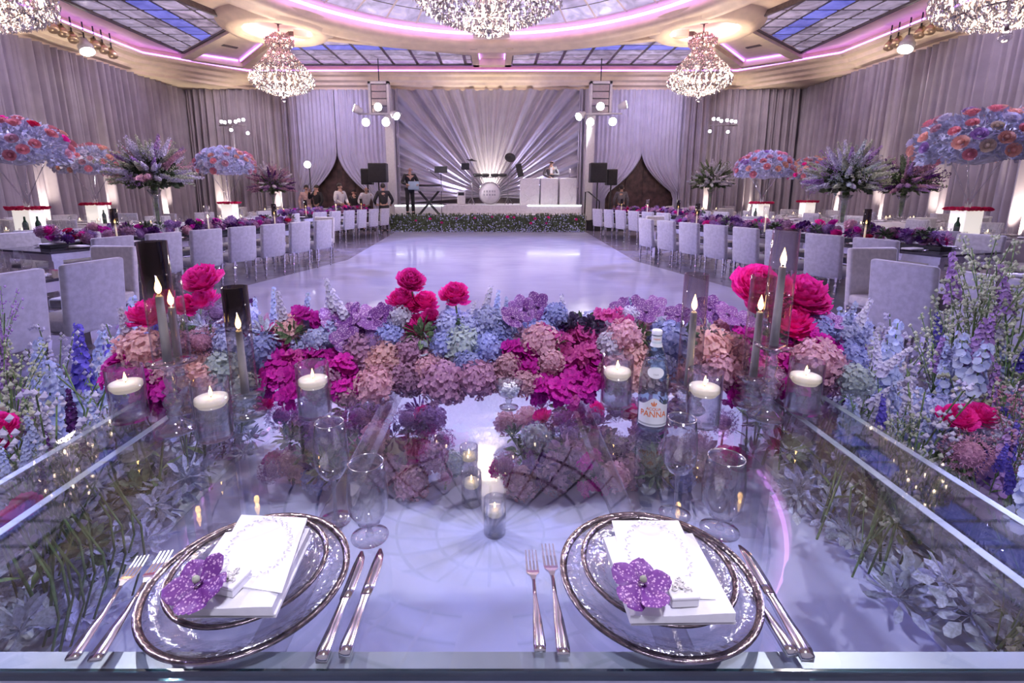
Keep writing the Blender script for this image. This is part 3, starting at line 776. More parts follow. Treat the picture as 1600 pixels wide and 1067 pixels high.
def g_filler(seed, N=9):
    """wiry branching sprig dotted with little buds, 1 unit tall"""
    r_ = random.Random(seed); mb = MB()
    for k in range(N):
        a = k * 2.4; z0 = -0.3 + 0.08 * k; tip = Vector((0.30 * cos(a) * r_.uniform(.6, 1), 0.30 * sin(a) * r_.uniform(.6, 1), z0 + 0.55 + r_.uniform(0, .25)))
        st = Vector((0.03 * cos(a), 0.03 * sin(a), z0))
        mb.tube([st, (st + tip) / 2 + Vector((0, 0, 0.05)), tip], 0.006, 3, 1)
        for j in range(16):
            t = r_.uniform(0.35, 1.02); c = st.lerp(tip, t) + Vector((r_.uniform(-.05, .05), r_.uniform(-.05, .05), r_.uniform(-.04, .06)))
            b = r_.uniform(0.014, 0.026)
            mb.add([c + Vector(p) * b for p in ((1, 0, 0), (0, 1, 0), (-1, 0, 0), (0, -1, 0), (0, 0, 1.2), (0, 0, -1.2))], [(0, 1, 4), (1, 2, 4), (2, 3, 4), (3, 0, 4), (1, 0, 5), (2, 1, 5), (3, 2, 5), (0, 3, 5)])
    mb.tube([(0, 0, -0.8), (0, 0, 0.5)], 0.010, 4, 1)
    return mb
def g_rose(seed):
    r_ = random.Random(seed); mb = MB(); ball(mb, 0.36, 2, (0, 0, 0.34))
    for ring, (nP, tilt, rad, l) in enumerate(((6, 52, 0.36, 0.85), (5, 70, 0.28, 0.80), (4, 84, 0.18, 0.72), (3, 96, 0.08, 0.62))):
        for k in range(nP):
            a = 2 * PI * (k + 0.37 * ring) / nP
            M = Matrix.Rotation(a, 4, 'Z') @ Matrix.Translation((0, rad, -0.25 + ring * 0.1)) @ Matrix.Rotation(R(tilt + r_.uniform(-6, 6)), 4, 'X')
            def fn(u, v):
                x = (u - 0.5) * 1.0 * (0.5 + 0.6 * sin(v * 2.2)) * l
                return M @ Vector((x, v * l, 0.5 * (u - 0.5) ** 2 - 0.12 * v * v))
            mb.grid(fn, 2, 2)
    return mb
def g_leafy(seed, N=22, l=0.62, w=0.26, up=-0.6):
    """rosette of oval leaves on short twigs"""
    r_ = random.Random(seed); mb = MB()
    for d in fib(N, up):
        d = (d + Vector((r_.uniform(-.3, .3), r_.uniform(-.3, .3), r_.uniform(-.2, .3)))).normalized()
        st = d * r_.uniform(0.1, 0.45)
        side = d.cross(Vector((r_.uniform(-1, 1), r_.uniform(-1, 1), r_.uniform(-1, 1)))).normalized(); nn = d.cross(side)
        ll = l * r_.uniform(0.75, 1.2); ww = w * r_.uniform(0.8, 1.2)
        p = [st, st + d * ll * 0.35 - side * ww * 0.5, st + d * ll * 0.75 - side * ww * 0.4, st + d * ll - nn * 0.08, st + d * ll * 0.75 + side * ww * 0.4, st + d * ll * 0.35 + side * ww * 0.5, st + d * ll * 0.5 - nn * 0.05]
        mb.add(p, [(0, 6, 2, 1), (6, 3, 2), (6, 4, 3), (0, 5, 4, 6)])
        mb.tube([(0, 0, 0), st], 0.012, 3, 0)
    return mb
def g_dahlia(seed):
    mb = MB(); ball(mb, 0.5, 1)
    for i, d in enumerate(fib(60, -0.3)):
        M = Matrix.Translation(d * 0.45) @ frame((d + Vector((0, 0, 0.5))).normalized(), i)
        petal_quad(mb, Matrix.Translation(d * 0.5) @ frame(d, i) @ Matrix.Rotation(R(60), 4, 'X'), 0.26, 0.5, 0.06)
    return mb
GEN = dict(hydrangea=g_hydrangea, peony=g_peony, allium=g_allium, orchid_spray=g_orchids, vanda_orchid=g_vanda, delphinium=g_spike, filler_sprig=g_filler, rose=g_rose, leaf_cluster=g_leafy, dahlia=g_dahlia)
_cache = {}
def bloom_mesh(kind, matn, var=0):
    k = (kind, var)
    if k not in _cache: _cache[k] = GEN[kind](hash(kind) % 1 + var * 13 + len(kind))
    k2 = (kind, matn, var)
    if k2 not in _cache:
        two = kind in ('delphinium', 'filler_sprig')
        _cache[k2] = _cache[k].mesh(kind, [matn, 'stem_green'] if two else matn, smooth=kind not in ('filler_sprig',))
    return _cache[k2]
def bloom(kind, matn, parent, wloc, r, rot=None, origin=(0, 0, 0), var=None, label=None):
    var = rnd.randrange(2) if var is None else var
    loc = Vector(wloc) - Vector(origin)
    if rot is None:
        if kind in ('delphinium', 'filler_sprig'): rot = (rnd.uniform(-.22, .22), rnd.uniform(-.22, .22), rnd.uniform(0, 6))
        elif kind == 'orchid_spray': rot = (rnd.uniform(-.3, .3), rnd.uniform(-.5, .5), rnd.uniform(-.6, .6))
        elif kind == 'peony': rot = (rnd.uniform(0.2, 0.8), rnd.uniform(-.4, .4), rnd.uniform(-.6, .6))
        elif kind == 'vanda_orchid': rot = (rnd.uniform(0.7, 1.3), rnd.uniform(-.4, .4), rnd.uniform(-.7, .7))
        elif kind == 'rose': rot = (rnd.uniform(-.6, .6), rnd.uniform(-.6, .6), rnd.uniform(0, 6))
        else: rot = (rnd.uniform(0, 6), rnd.uniform(0, 6), rnd.uniform(0, 6)) if kind in ('allium',) else (rnd.uniform(-.5, .7), rnd.uniform(-.5, .5), rnd.uniform(0, 6))
    return ob(kind, bloom_mesh(kind, matn, var), parent, loc, rot, r, label)

# ================================================================== STAGE
SX0, SX1 = -3.85, 3.25
st = thing('stage', 'low white stage with a step and glowing front edge', 'stage', (0, 19, 0))
ob('platform', MB().box(SX0, SX1, 0, 3.1, 0, 0.95).mesh('platform', 'stage_paint', False), st)
ob('step', MB().box(SX0, SX1, -0.5, 0, 0, 0.62).mesh('step', 'stage_paint', False), st)
for a, b in ((SX0, -2.0), (1.2, SX1)):
    ob('edge_light', MB().box(a, b, -0.03, 0.0, 0.93, 0.965).mesh('edge_light', 'led_white', False), st)
# hedge of wild flowers along the stage front
hg = thing('flower_hedge', 'low wildflower border of blue and green stems along the stage front', 'flower border', (0, 18.3, 0))
r_ = random.Random(3); leaf = MB(); blue = MB()
for k in range(2600):
    x = r_.uniform(SX0, SX1); y = r_.uniform(-0.22, 0.2); h = r_.uniform(0.35, 0.70)
    t = Vector((x + r_.uniform(-.08, .08), y + r_.uniform(-.05, .05), h)); w_ = r_.uniform(0.008, 0.02)
    leaf.add([(x - w_, y, 0.02), (x + w_, y, 0.02), (t.x + w_ * 0.6, t.y, t.z), (t.x - w_ * 0.6, t.y, t.z)], [(0, 1, 2, 3)])
    z = r_.uniform(0.25, 0.6); c = Vector((x, y - 0.05, z)); d = Vector((r_.uniform(-1, 1), r_.uniform(-1, .2), r_.uniform(-.4, 1))).normalized() * r_.uniform(.03, .07); s_ = d.cross(Vector((r_.uniform(-1, 1), 1, 0.3))).normalized() * 0.016
    leaf.add([c, c + d * 0.5 + s_, c + d, c + d * 0.5 - s_], [(0, 1, 2, 3)])
for k in range(2200):
    x = r_.uniform(SX0, SX1); z = 0.02 + 0.62 * r_.random() ** 1.9; y = r_.uniform(-0.30, 0.1) - 0.1 * (0.6 - z)
    M = Matrix.Translation((x, y, z)) @ frame((r_.uniform(-.6, .6), -1, r_.uniform(-.2, .9)), r_.random() * 6)
    s_ = r_.uniform(0.012, 0.03)
    for q in range(4): petal_quad(blue, M @ Matrix.Rotation(PI / 2 * q, 4, 'Z'), s_, s_, s_ * .3)
ob('greenery', leaf.mesh('greenery', 'leaf_green', False), hg, kind='stuff')
ob('blue_florets', blue.mesh('blue_florets', 'pale_blue', False), hg, kind='stuff')
for (px, py) in ((672, 342), (713, 341), (742, 341), (769, 339), (793, 339), (803, 340), (836, 342), (829, 349), (857, 340), (854, 349), (900, 343), (650, 345), (690, 348)):
    p = aty(px, py, 18.05); bloom('peony', 'peony', hg, p, rnd.uniform(0.045, 0.075), origin=(0, 18.3, 0))

# drum kit
dk = thing('drum_kit', 'electronic drum kit with a round white bass drum head', 'drum kit', (X0 - 0.10, 20.4, 0.95))
bd = ob('bass_drum', MB().lathe([(0, -0.2), (0.40, -0.2), (0.43, -0.16), (0.43, 0.16), (0.40, 0.2), (0, 0.2)], 40).mesh('bass_drum', 'white_paint'), dk, (0, -0.15, 0.45), (PI / 2, 0, 0))
ob('hoop', MB().lathe([(0.43, -0.02), (0.455, -0.02), (0.455, 0.02), (0.43, 0.02)], 40, cap=False).mesh('hoop', 'chrome'), bd, (0, 0, 0.19))
dm = MB()
for x in (-0.22, -0.11, 0.0, 0.11, 0.2):
    for z in (-0.06, 0.07): dm.box(x - 0.03, x + 0.03, z - 0.04, z + 0.04, 0.2, 0.203)
ob('head_print', dm.mesh('head_print', 'paper_print', False), bd)
for x in (-0.5, -0.18, 0.2, 0.52):
    t = ob('drum_pad', MB().lathe([(0, 0), (0.15, 0), (0.17, 0.03), (0.17, 0.07), (0.155, 0.085), (0, 0.085)], 20).mesh('drum_pad', 'black_plastic'), dk, (x, -0.05, 1.12), (R(12), 0, 0))
mb = MB()
mb.tube([(-0.72, 0, 0), (-0.72, 0, 1.08)], 0.022); mb.tube([(0.74, 0, 0), (0.74, 0, 1.08)], 0.022); mb.tube([(-0.72, 0, 1.05), (-0.3, -0.1, 1.08), (0.3, -0.1, 1.08), (0.74, 0, 1.05)], 0.02)
mb.tube([(-0.72, 0, 1.05), (-0.76, 0, 1.75)], 0.014); mb.tube([(0.84, 0, 0.9), (0.84, 0, 1.85)], 0.014)
for s_ in (-1, 1): mb.tube([(s_ * 0.73, 0, 0.3), (s_ * 0.95, 0.25, 0)], 0.016); mb.tube([(s_ * 0.73, 0, 0.3), (s_ * 0.6, -0.3, 0)], 0.016)
ob('rack', mb.mesh('rack', 'grey_metal'), dk)
cm = MB().lathe([(0, 0.04), (0.05, 0.035), (0.06, 0.01), (0.22, -0.02)], 24, cap=False).mesh('cymbal', 'black_plastic')
ob('cymbal', cm, dk, (-0.72, 0, 1.76), (R(10), R(8), 0)); ob('cymbal', cm, dk, (0.82, 0, 1.86), (R(58), R(12), 0))
ob('module', rbox(-0.16, 0.16, -0.05, 0.05, -0.13, 0.13, 0.02).mesh('module', 'black_plastic', False), dk, (-0.98, -0.1, 1.5), (R(20), 0, R(10)))
ob('module', rbox(-0.12, 0.12, -0.05, 0.05, -0.26, 0.26, 0.02).mesh('module', 'black_plastic', False), dk, (1.2, 0, 1.35), (0, R(-14), 0))
bx = thing('amplifier', 'small white amplifier box beside the drum kit', 'amplifier', (X0 - 1.25, 20.3, 0.95))
ob('cabinet', rbox(-0.16, 0.16, -0.13, 0.13, 0, 0.55, 0.02).mesh('cabinet', 'white_paint', False), bx); ob('control_panel', MB().box(-0.12, 0.12, -0.14, -0.128, 0.36, 0.48).mesh('control_panel', 'black_plastic', False), bx)
# music stand and microphone stand
ms = thing('music_stand', 'thin black music stand on a round foot beside the drum kit', 'music stand', (aty(690, 318, 19.9).x, 19.9, 0.95))
ob('base', MB().lathe([(0, 0), (0.2, 0), (0.2, 0.02), (0.03, 0.05)], 20).mesh('base', 'black_plastic'), ms); ob('pole', MB().tube([(0, 0, 0.03), (0, 0, 1.28)], 0.014).mesh('pole', 'black_plastic'), ms)
ob('desk', rbox(-0.25, 0.25, -0.02, 0.02, -0.14, 0.14, 0.015).mesh('desk', 'black_plastic', False), ms, (0, 0, 1.36), (R(-25), 0, 0))
# keyboard on an X stand
kx = aty(671, 334, 18.72).x
kb = thing('keyboard', 'silver stage keyboard on a black X stand in front of the stage', 'keyboard', (kx, 18.74, 0.62), R(-8))
ob('body', rbox(-0.52, 0.52, -0.16, 0.16, 0.86, 0.98, 0.02).mesh('body', 'grey_metal', False), kb)
ob('upper_keyboard', rbox(-0.45, 0.45, -0.05, 0.2, 1.04, 1.10, 0.02).mesh('upper_keyboard', 'black_plastic', False), kb)
km = MB()
for k in range(28): km.box(-0.47 + k * 0.0336, -0.47 + k * 0.0336 + 0.031, -0.15, -0.03, 0.98, 0.992)
ob('keys', km.mesh('keys', 'white_paint', False), kb)
mb = MB()
for y in (-0.1, 0.1): mb.tube([(-0.38, y, 0), (0.38, y, 0.86)], 0.022); mb.tube([(0.38, y, 0), (-0.38, y, 0.86)], 0.022)
ob('x_stand', mb.mesh('x_stand', 'black_plastic'), kb)
lp = thing('laptop', 'open silver laptop in front of the keyboard player', 'laptop', (aty(646, 292, 18.45).x, 18.45, 1.55))
ob('screen', rbox(-0.20, 0.20, -0.01, 0.01, 0, 0.29, 0.008).mesh('screen', 'laptop', False), lp, (0, 0, 0), (R(-14), 0, 0)); ob('deck', rbox(-0.20, 0.20, 0, 0.27, -0.02, 0.0, 0.006).mesh('deck', 'laptop', False), lp)
ob('stand_pole', MB().tube([(0, 0.1, -0.95), (0, 0.1, -0.02)], 0.016).mesh('stand_pole', 'black_plastic'), lp)
mc = thing('microphone_stand', 'boom microphone reaching over the keyboard', 'microphone', (kx + 0.45, 18.85, 0.62))
ob('stand', MB().tube([(0, 0, 0), (0, 0, 1.25), (-0.45, -0.1, 1.62)], 0.012).mesh('stand', 'black_plastic'), mc); ob('microphone_head', MB().lathe([(0.012, -0.1), (0.018, 0), (0.03, 0.03), (0.02, 0.06), (0, 0.07)], 10).mesh('microphone_head', 'chrome'), mc, (-0.47, -0.1, 1.63), (0, R(-50), 0))
# white booth of three quilted panels
bt = [(813, 842.5), (845, 871.5), (874.5, 901)]
for k, (a, b) in enumerate(bt):
    xa, xb = aty(a, 300, 19.3).x, aty(b, 300, 19.3).x
    t = thing('dj_booth', ('plain white booth panel nearest the drum kit', 'white booth panel in front of the standing man in the grey suit', 'white booth panel at the outer end with a pressed star pattern')[k], 'booth', ((xa + xb) / 2, 19.3, 0.95))
    hw = (xb - xa) / 2
    ob('panel', rbox(-hw, hw, 0, 0.5, 0, 1.02, 0.012, 1).mesh('panel', 'white_paint', False), t)
    mb = MB(); q0 = -hw if k == 0 else 0.0
    for (z0, z1) in ((0.03, 0.5), (0.52, 0.99)):
        xm, zm = (0.02 if k else -hw + 0.02, (z0 + z1) / 2)
        xe = hw - 0.02; xc = (xm + xe) / 2
        for (px_, pz_) in ((xm, z0), (xe, z0), (xm, z1), (xe, z1), (xc, z0), (xc, z1), (xm, zm), (xe, zm)):
            mb.tube([(xc, -0.006, zm), (px_, -0.002, pz_)], [0.010, 0.004], 4)
    ob('quilt_ribs', mb.mesh('quilt_ribs', 'white_paint', False), t)
tb = thing('candle_lamp', 'slim white candle lamp standing on the booth', 'candle', (aty(890, 280, 19.45).x, 19.5, 1.97))
ob('stem', MB().lathe([(0.05, 0), (0.05, 0.01), (0.012, 0.02), (0.012, 0.2), (0.03, 0.21)], 12).mesh('stem', 'chrome'), tb); ob('shade', MB().lathe([(0.03, 0.21), (0.045, 0.25), (0.03, 0.36)], 12, cap=False).mesh('shade', 'paper'), tb)
rl = thing('stair_rail', 'black handrail at the booth end of the stage', 'handrail', (3.4, 19.1, 0))
ob('rail', MB().tube([(0, 0, 0.62), (0, 0, 1.45), (0.12, 0, 1.45), (0.55, 0, 1.1), (0.55, 0, 0.05)], 0.025).mesh('rail', 'black_plastic'), rl)
# loudspeakers on poles
def speaker(px, py, Y, w_, h_, label, z0=0.0):
    p = aty(px, py, Y)
    t = thing('loudspeaker', label, 'speaker', (p.x, Y, z0)); p.z -= z0
    ob('cabinet', rbox(-w_ / 2, w_ / 2, -0.2, 0.2, p.z - h_ / 2, p.z + h_ / 2, 0.03).mesh('cabinet', 'black_plastic', False), t)
    ob('grille', rbox(-w_ / 2 + .03, w_ / 2 - .03, -0.215, -0.19, p.z - h_ / 2 + .03, p.z + h_ / 2 - .03, 0.01, 1).mesh('grille', 'suit_black', False), t)
    ob('pole', MB().tube([(0, 0, 0), (0, 0, p.z - h_ / 2)], 0.025).mesh('pole', 'black_plastic'), t); ob('base', MB().lathe([(0, 0), (0.28, 0), (0.26, 0.04), (0.03, 0.08)], 16).mesh('base', 'black_plastic'), t)
speaker(591, 270, 19.0, 0.68, 0.70, 'large black pole-mounted loudspeaker beside the keyboard player')
speaker(574, 276, 19.5, 0.42, 0.60, 'smaller black loudspeaker on a pole by the keyboard side swag')
speaker(934, 270, 19.0, 0.62, 0.72, 'large black pole-mounted loudspeaker beside the handrail', 0.351)
speaker(955, 277, 19.5, 0.40, 0.60, 'smaller black loudspeaker on a pole by the booth side swag', 0.351)
pdst = MB(); tag(ob('speaker_plinth', rbox(3.6, 4.9, 18.68, 19.82, 0, 0.35, 0.02).mesh('speaker_plinth', 'black_plastic', False)), 'black plinth under the booth side loudspeakers', 'plinth')
# white towers with line arrays and lamps
def lamp_head(parent, loc, aim, r, lit, matn='lamp_white', body='white_paint'):
    d = Vector(aim).normalized(); q = d.to_track_quat('Z', 'Y').to_euler()
    h = ob('lamp_head', _lamp_mesh(r, body), parent, loc, q)
    if lit: ob('lens', _lens_mesh(r, matn), h, (0, 0, r * 1.02))
    return h
_lm = {}
def _lamp_mesh(r, m='white_paint'):
    if (r, m, 0) not in _lm: _lm[(r, m, 0)] = MB().lathe([(0, -r * 1.3), (r * 0.6, -r * 1.2), (r * 0.75, -r * 0.3), (r, 0), (r, r)], 16).mesh('lamp_head', m)
    return _lm[(r, m, 0)]
def _lens_mesh(r, m):
    if (r, m) not in _lm: _lm[(r, m)] = MB().lathe([(0, 0.05 * r), (r * 0.6, 0.04 * r), (r * 0.96, 0.0)], 16).mesh('lens', m)
    return _lm[(r, m)]
def tower(px0, px1, lamps, label, sgn):
    Y = 20.0; xa, xb = aty(px0, 150, Y).x, aty(px1, 150, Y).x; zt, zb = aty(593, 128, Y).z, aty(593, 177, Y).z
    xc = (xa + xb) / 2; t = thing('lighting_tower', label, 'lighting tower', (xc, Y, 0)); hw = (xb - xa) / 2
    mb = MB(); mb.box(-hw, -hw + .09, -.15, .15, zb, zt); mb.box(hw - .09, hw, -.15, .15, zb, zt); mb.box(-hw, hw, -.15, .15, zt - .09, zt); mb.box(-hw, hw, -.15, .15, zb - .06, zb)
    ob('array_frame', mb.mesh('array_frame', 'white_paint', False), t)
    for k in range(4):
        z0 = zb + (zt - .1 - zb) * k / 4
        ob('array_speaker', rbox(-hw + .1, hw - .1, -.1, .12, z0 + .01, z0 + (zt - .1 - zb) / 4 - .01, .015, 1).mesh('array_speaker', 'grey_metal', False), t)
    ob('cable', MB().tube([(0, 0, zt), (0, 0, 6.4)], 0.02, 5).mesh('cable', 'black_plastic'), t)
    ob('column', rbox(sgn * 0.32 - 0.16, sgn * 0.32 + 0.16, 0.0, 0.3, 0, zb, 0.01, 1).mesh('column', 'white_paint', False), t)
    ob('crossbar', MB().tube([(-0.85, -0.1, zb - 0.03), (0.85, -0.1, zb - 0.03)], 0.03, 8).mesh('crossbar', 'white_paint'), t)
    for (lx, ly, aim, lit, m) in lamps:
        p = aty(lx, ly, Y - 0.3); lamp_head(t, (p.x - xc, -0.3, p.z), aim, 0.15, lit, m)
tower(577, 609, [(592, 167, (0, -1, -0.2), True, 'lamp_white'), (573, 190, (0, -1, -0.3), True, 'lamp_warm'), (604, 190, (0, -1, -0.3), True, 'lamp_white'), (559, 171, (-1, -0.3, 0.4), True, 'lamp_white'), (616, 179, (0.8, -0.6, -0.5), True, 'lamp_white')], 'white column with line array speakers and lamps on the keyboard side', 1)
tower(921, 955, [(937, 166, (0, -1, -0.2), True, 'lamp_white'), (921, 190, (0, -1, -0.3), True, 'lamp_white'), (956, 189, (0, -1, -0.3), True, 'lamp_warm'), (973, 165, (1, -0.3, 0.3), True, 'lamp_white'), (908, 180, (-0.8, -0.6, -0.5), True, 'lamp_white')], 'white column with line array speakers and lamps on the booth side', -1)
# light stands with a T bar of eight small lamps
def tbar(pts, lower, label):
    Y = 20.4; c = aty(sum(p[0] for p in pts) / len(pts), 196, Y)
    t = thing('light_stand', label, 'light stand', (c.x, Y, 0))
    ob('pole', MB().tube([(0, 0, 0), (0, 0, c.z)], [0.03, 0.022]).mesh('pole', 'grey_metal'), t); ob('crossbar', MB().tube([(-0.55, 0, c.z), (0.55, 0, c.z)], 0.022).mesh('crossbar', 'grey_metal'), t)
    ob('base', MB().lathe([(0, 0), (0.35, 0), (0.33, 0.03), (0.03, 0.06)], 16).mesh('base', 'black_plastic'), t)
    for (a, b) in pts + lower:
        p = aty(a, b, Y - 0.1); lamp_head(t, (p.x - c.x, -0.1, p.z), (0.1, -1, -0.15), 0.06, True)
tbar([(347, 190), (352, 191), (360, 190), (369, 190), (374, 188), (381, 187)], [(362, 203), (388, 208)], 'T-bar stand with eight small white lamps near the keyboard player side corner')
tbar([(1114, 186), (1121, 186), (1126, 189), (1135, 188), (1142, 189), (1148, 190)], [(1108, 205), (1136, 206)], 'T-bar stand with eight small white lamps near the booth side corner')
p = aty(483, 257, 19.6); t = thing('flood_lamp', 'single cool white flood lamp on a thin stand by the keyboard side doorway', 'lamp', (p.x, 19.6, 0))
ob('pole', MB().tube([(0, 0, 0), (0, 0, p.z)], 0.02).mesh('pole', 'black_plastic'), t); lamp_head(t, (0, -0.05, p.z), (0, -1, -0.1), 0.13, True)

# ceiling spot lights on the tracks either side
for sx, pts in ((-1, [(82, 42, 0), (97, 48, 0), (113, 58, 0), (133, 72, 1), (148, 68, 0), (161, 75, 0), (175, 83, 0)]), (1, [(1390, 70, 0), (1402, 65, 0), (1418, 68, 1), (1438, 50, 0), (1455, 44, 0), (1473, 38, 0)])):
    for (a, b, big) in pts:
        r0 = _ray(a, b); X = X0 + sx * 12.35; t_ = X / r0[0]; p = Vector((X, r0[1] * t_, EYE + r0[2] * t_))
        t = thing('track_spotlight', ('large moving-head light under the cornice, ' if big else 'small clamp spotlight under the cornice, ') + ('keyboard side' if sx < 0 else 'booth side'), 'spotlight', (p.x, p.y, p.z), 0, 'ceiling spotlights on the ' + ('keyboard side' if sx < 0 else 'booth side'))
        ob('clamp', MB().tube([(0, 0, 0), (0, 0, ZC - p.z - 0.02)], 0.02).mesh('clamp', 'black_plastic'), t)
        lamp_head(t, (0, 0, 0), (-sx * 0.5, -0.3, -1), 0.20 if big else 0.13, bool(big), 'lamp_warm', 'white_paint' if big else 'brass')
# uplight cans on the floor along the drapes
um = MB().lathe([(0, 0), (0.10, 0), (0.11, 0.03), (0.11, 0.2), (0.09, 0.2), (0.09, 0.17), (0, 0.17)], 16).mesh('uplight', 'led_can')
for (ux, uy) in UPL: tag(ob('uplight', um, None, (ux, uy, 0)), 'black floor uplight can at the foot of the drape', 'uplight', 'floor uplights along the drapes')

# ================================================================== SWEETHEART TABLE
TT = 0.76
TX0, TX1, TY0, TY1 = -1.24, 1.16, 0.604, 1.98
tbl = thing('glass_table', 'wide clear glass table on acrylic rails set for two in the foreground', 'table', (0, 1.3, 0))
O = (0, 1.3, 0)
def lb(x0, x1, y0, y1, z0, z1): return MB().box(x0, x1, y0 - 1.3, y1 - 1.3, z0, z1)
ob('table_top', lb(TX0, TX1, TY0, TY1, TT - 0.015, TT).mesh('table_top', 'glass_table', False), tbl)
ob('front_edge', lb(TX0, TX1, TY0 - 0.004, TY0, TT - 0.017, TT + 0.0005).mesh('front_edge', 'glass_edge', False), tbl)
ob('front_rail', rbox(TX0, TX1, TY0 + 0.006 - 1.3, TY0 + 0.046 - 1.3, TT - 0.045, TT - 0.017, 0.003, 1).mesh('front_rail', 'rail_glass', False), tbl)
ob('lower_rail', rbox(TX0, TX1, TY0 - 0.01 - 1.3, TY0 + 0.03 - 1.3, TT - 0.14, TT - 0.07, 0.003, 1).mesh('lower_rail', 'stage_paint', False), tbl)
for xa, xb in ((TX0, TX0 + 0.20), (TX1 - 0.20, TX1)):
    ob('side_rail', rbox(xa, xb, TY0 + 0.05 - 1.3, TY1 - 1.3, TT - 0.09, TT - 0.018, 0.008, 1).mesh('side_rail', 'acrylic', False), tbl)
    for x in (xa, xb - 0.022): ob('rail_edge', rbox(x, x + 0.022, TY0 + 0.05 - 1.3, TY1 - 1.3, TT - 0.018, TT - 0.0155, 0.001, 1).mesh('rail_edge', 'rail_glass', False), tbl)
for x in (-0.375, 0.295):
    ob('cross_rail', rbox(x - 0.022, x + 0.022, TY0 + 0.05 - 1.3, TY1 - 1.3, TT - 0.075, TT - 0.018, 0.006, 1).mesh('cross_rail', 'acrylic', False), tbl)
for x in (TX0 + 0.02, TX1 - 0.12):
    for y in (TY0 + 0.06, TY1 - 0.14):
        ob('leg', rbox(x, x + 0.10, y - 1.3, y + 0.10 - 1.3, 0, TT - 0.09, 0.008, 1).mesh('leg', 'acrylic', False), tbl)

# ---- plates
def plate(name, cx, cy_, z, r, label, foot):
    t = thing(name, label, 'plate', (cx, cy_, z))
    prof = [(0, 0.006), (r * 0.30, 0.006), (r * 0.62, 0.005), (r * 0.66, 0.002), (r * 0.70, 0.004), (r * 0.78, 0.012), (r * 0.94, 0.017)]
    ob('glass_body', MB().lathe([(0, 0.001)] + [(a, b - 0.003 if i else b) for i, (a, b) in enumerate(prof[1:])] + prof[::-1], 72, cap=False).mesh('glass_body', 'glass_plate'), t)
    ob('rim_band', MB().lathe([(r * 0.925, 0.0135), (r * 0.93, 0.0172), (r * 0.97, 0.0190), (r * 0.995, 0.0196), (r, 0.0185), (r, 0.0155), (r * 0.97, 0.014)], 72, cap=False).mesh('rim_band', 'rim_bronze'), t, label='bronze-silver rim')
    return t
PL, PR = (-0.440, 0.765), (0.288, 0.768)
for (c, who) in ((PL, 'near the smoked candles'), (PR, 'near the water bottle')):
    plate('charger_plate', c[0], c[1], TT + 0.001, 0.172, 'large clear charger plate with bronze rim ' + who, 0)
    plate('dinner_plate', c[0], c[1] + 0.004, TT + 0.0195, 0.134, 'smaller bronze-rimmed clear plate stacked on the charger ' + who, 0)
# ---- napkins, menus, orchids, boxes
def quadslab(name, pts, z0, z1, matn, th=0.0):
    mb = MB(); n = 10
    P0 = [Vector((p[0], p[1], 0)) for p in pts]
    def pt(u, v):
        a = P0[0].lerp(P0[1], u); b = P0[3].lerp(P0[2], u); return a.lerp(b, v)
    def top(u, v):
        p = pt(u, v); e = min(u, 1 - u, v, 1 - v); return (p.x, p.y, z1 - (0.004 if e < 0.02 else 0) + 0.002 * sin(u * 5 + v * 3))
    def bot(u, v):
        p = pt(u, v); return (p.x, p.y, z0)
    mb.grid(top, n, n); o = len(mb.v); mb.grid(lambda u, v: bot(1 - u, v), n, n)
    for side in range(4):
        idx = []
        for k in range(n + 1):
            t = k / n
            uv = ((t, 0), (1, t), (1 - t, 1), (0, 1 - t))[side]; idx.append(uv)
        for k in range(n):
            a, b = idx[k], idx[k + 1]
            mb.add([bot(*a), bot(*b), top(*b), top(*a)], [(0, 1, 2, 3)])
    return mb.mesh(name, matn)
ZP = TT + 0.062
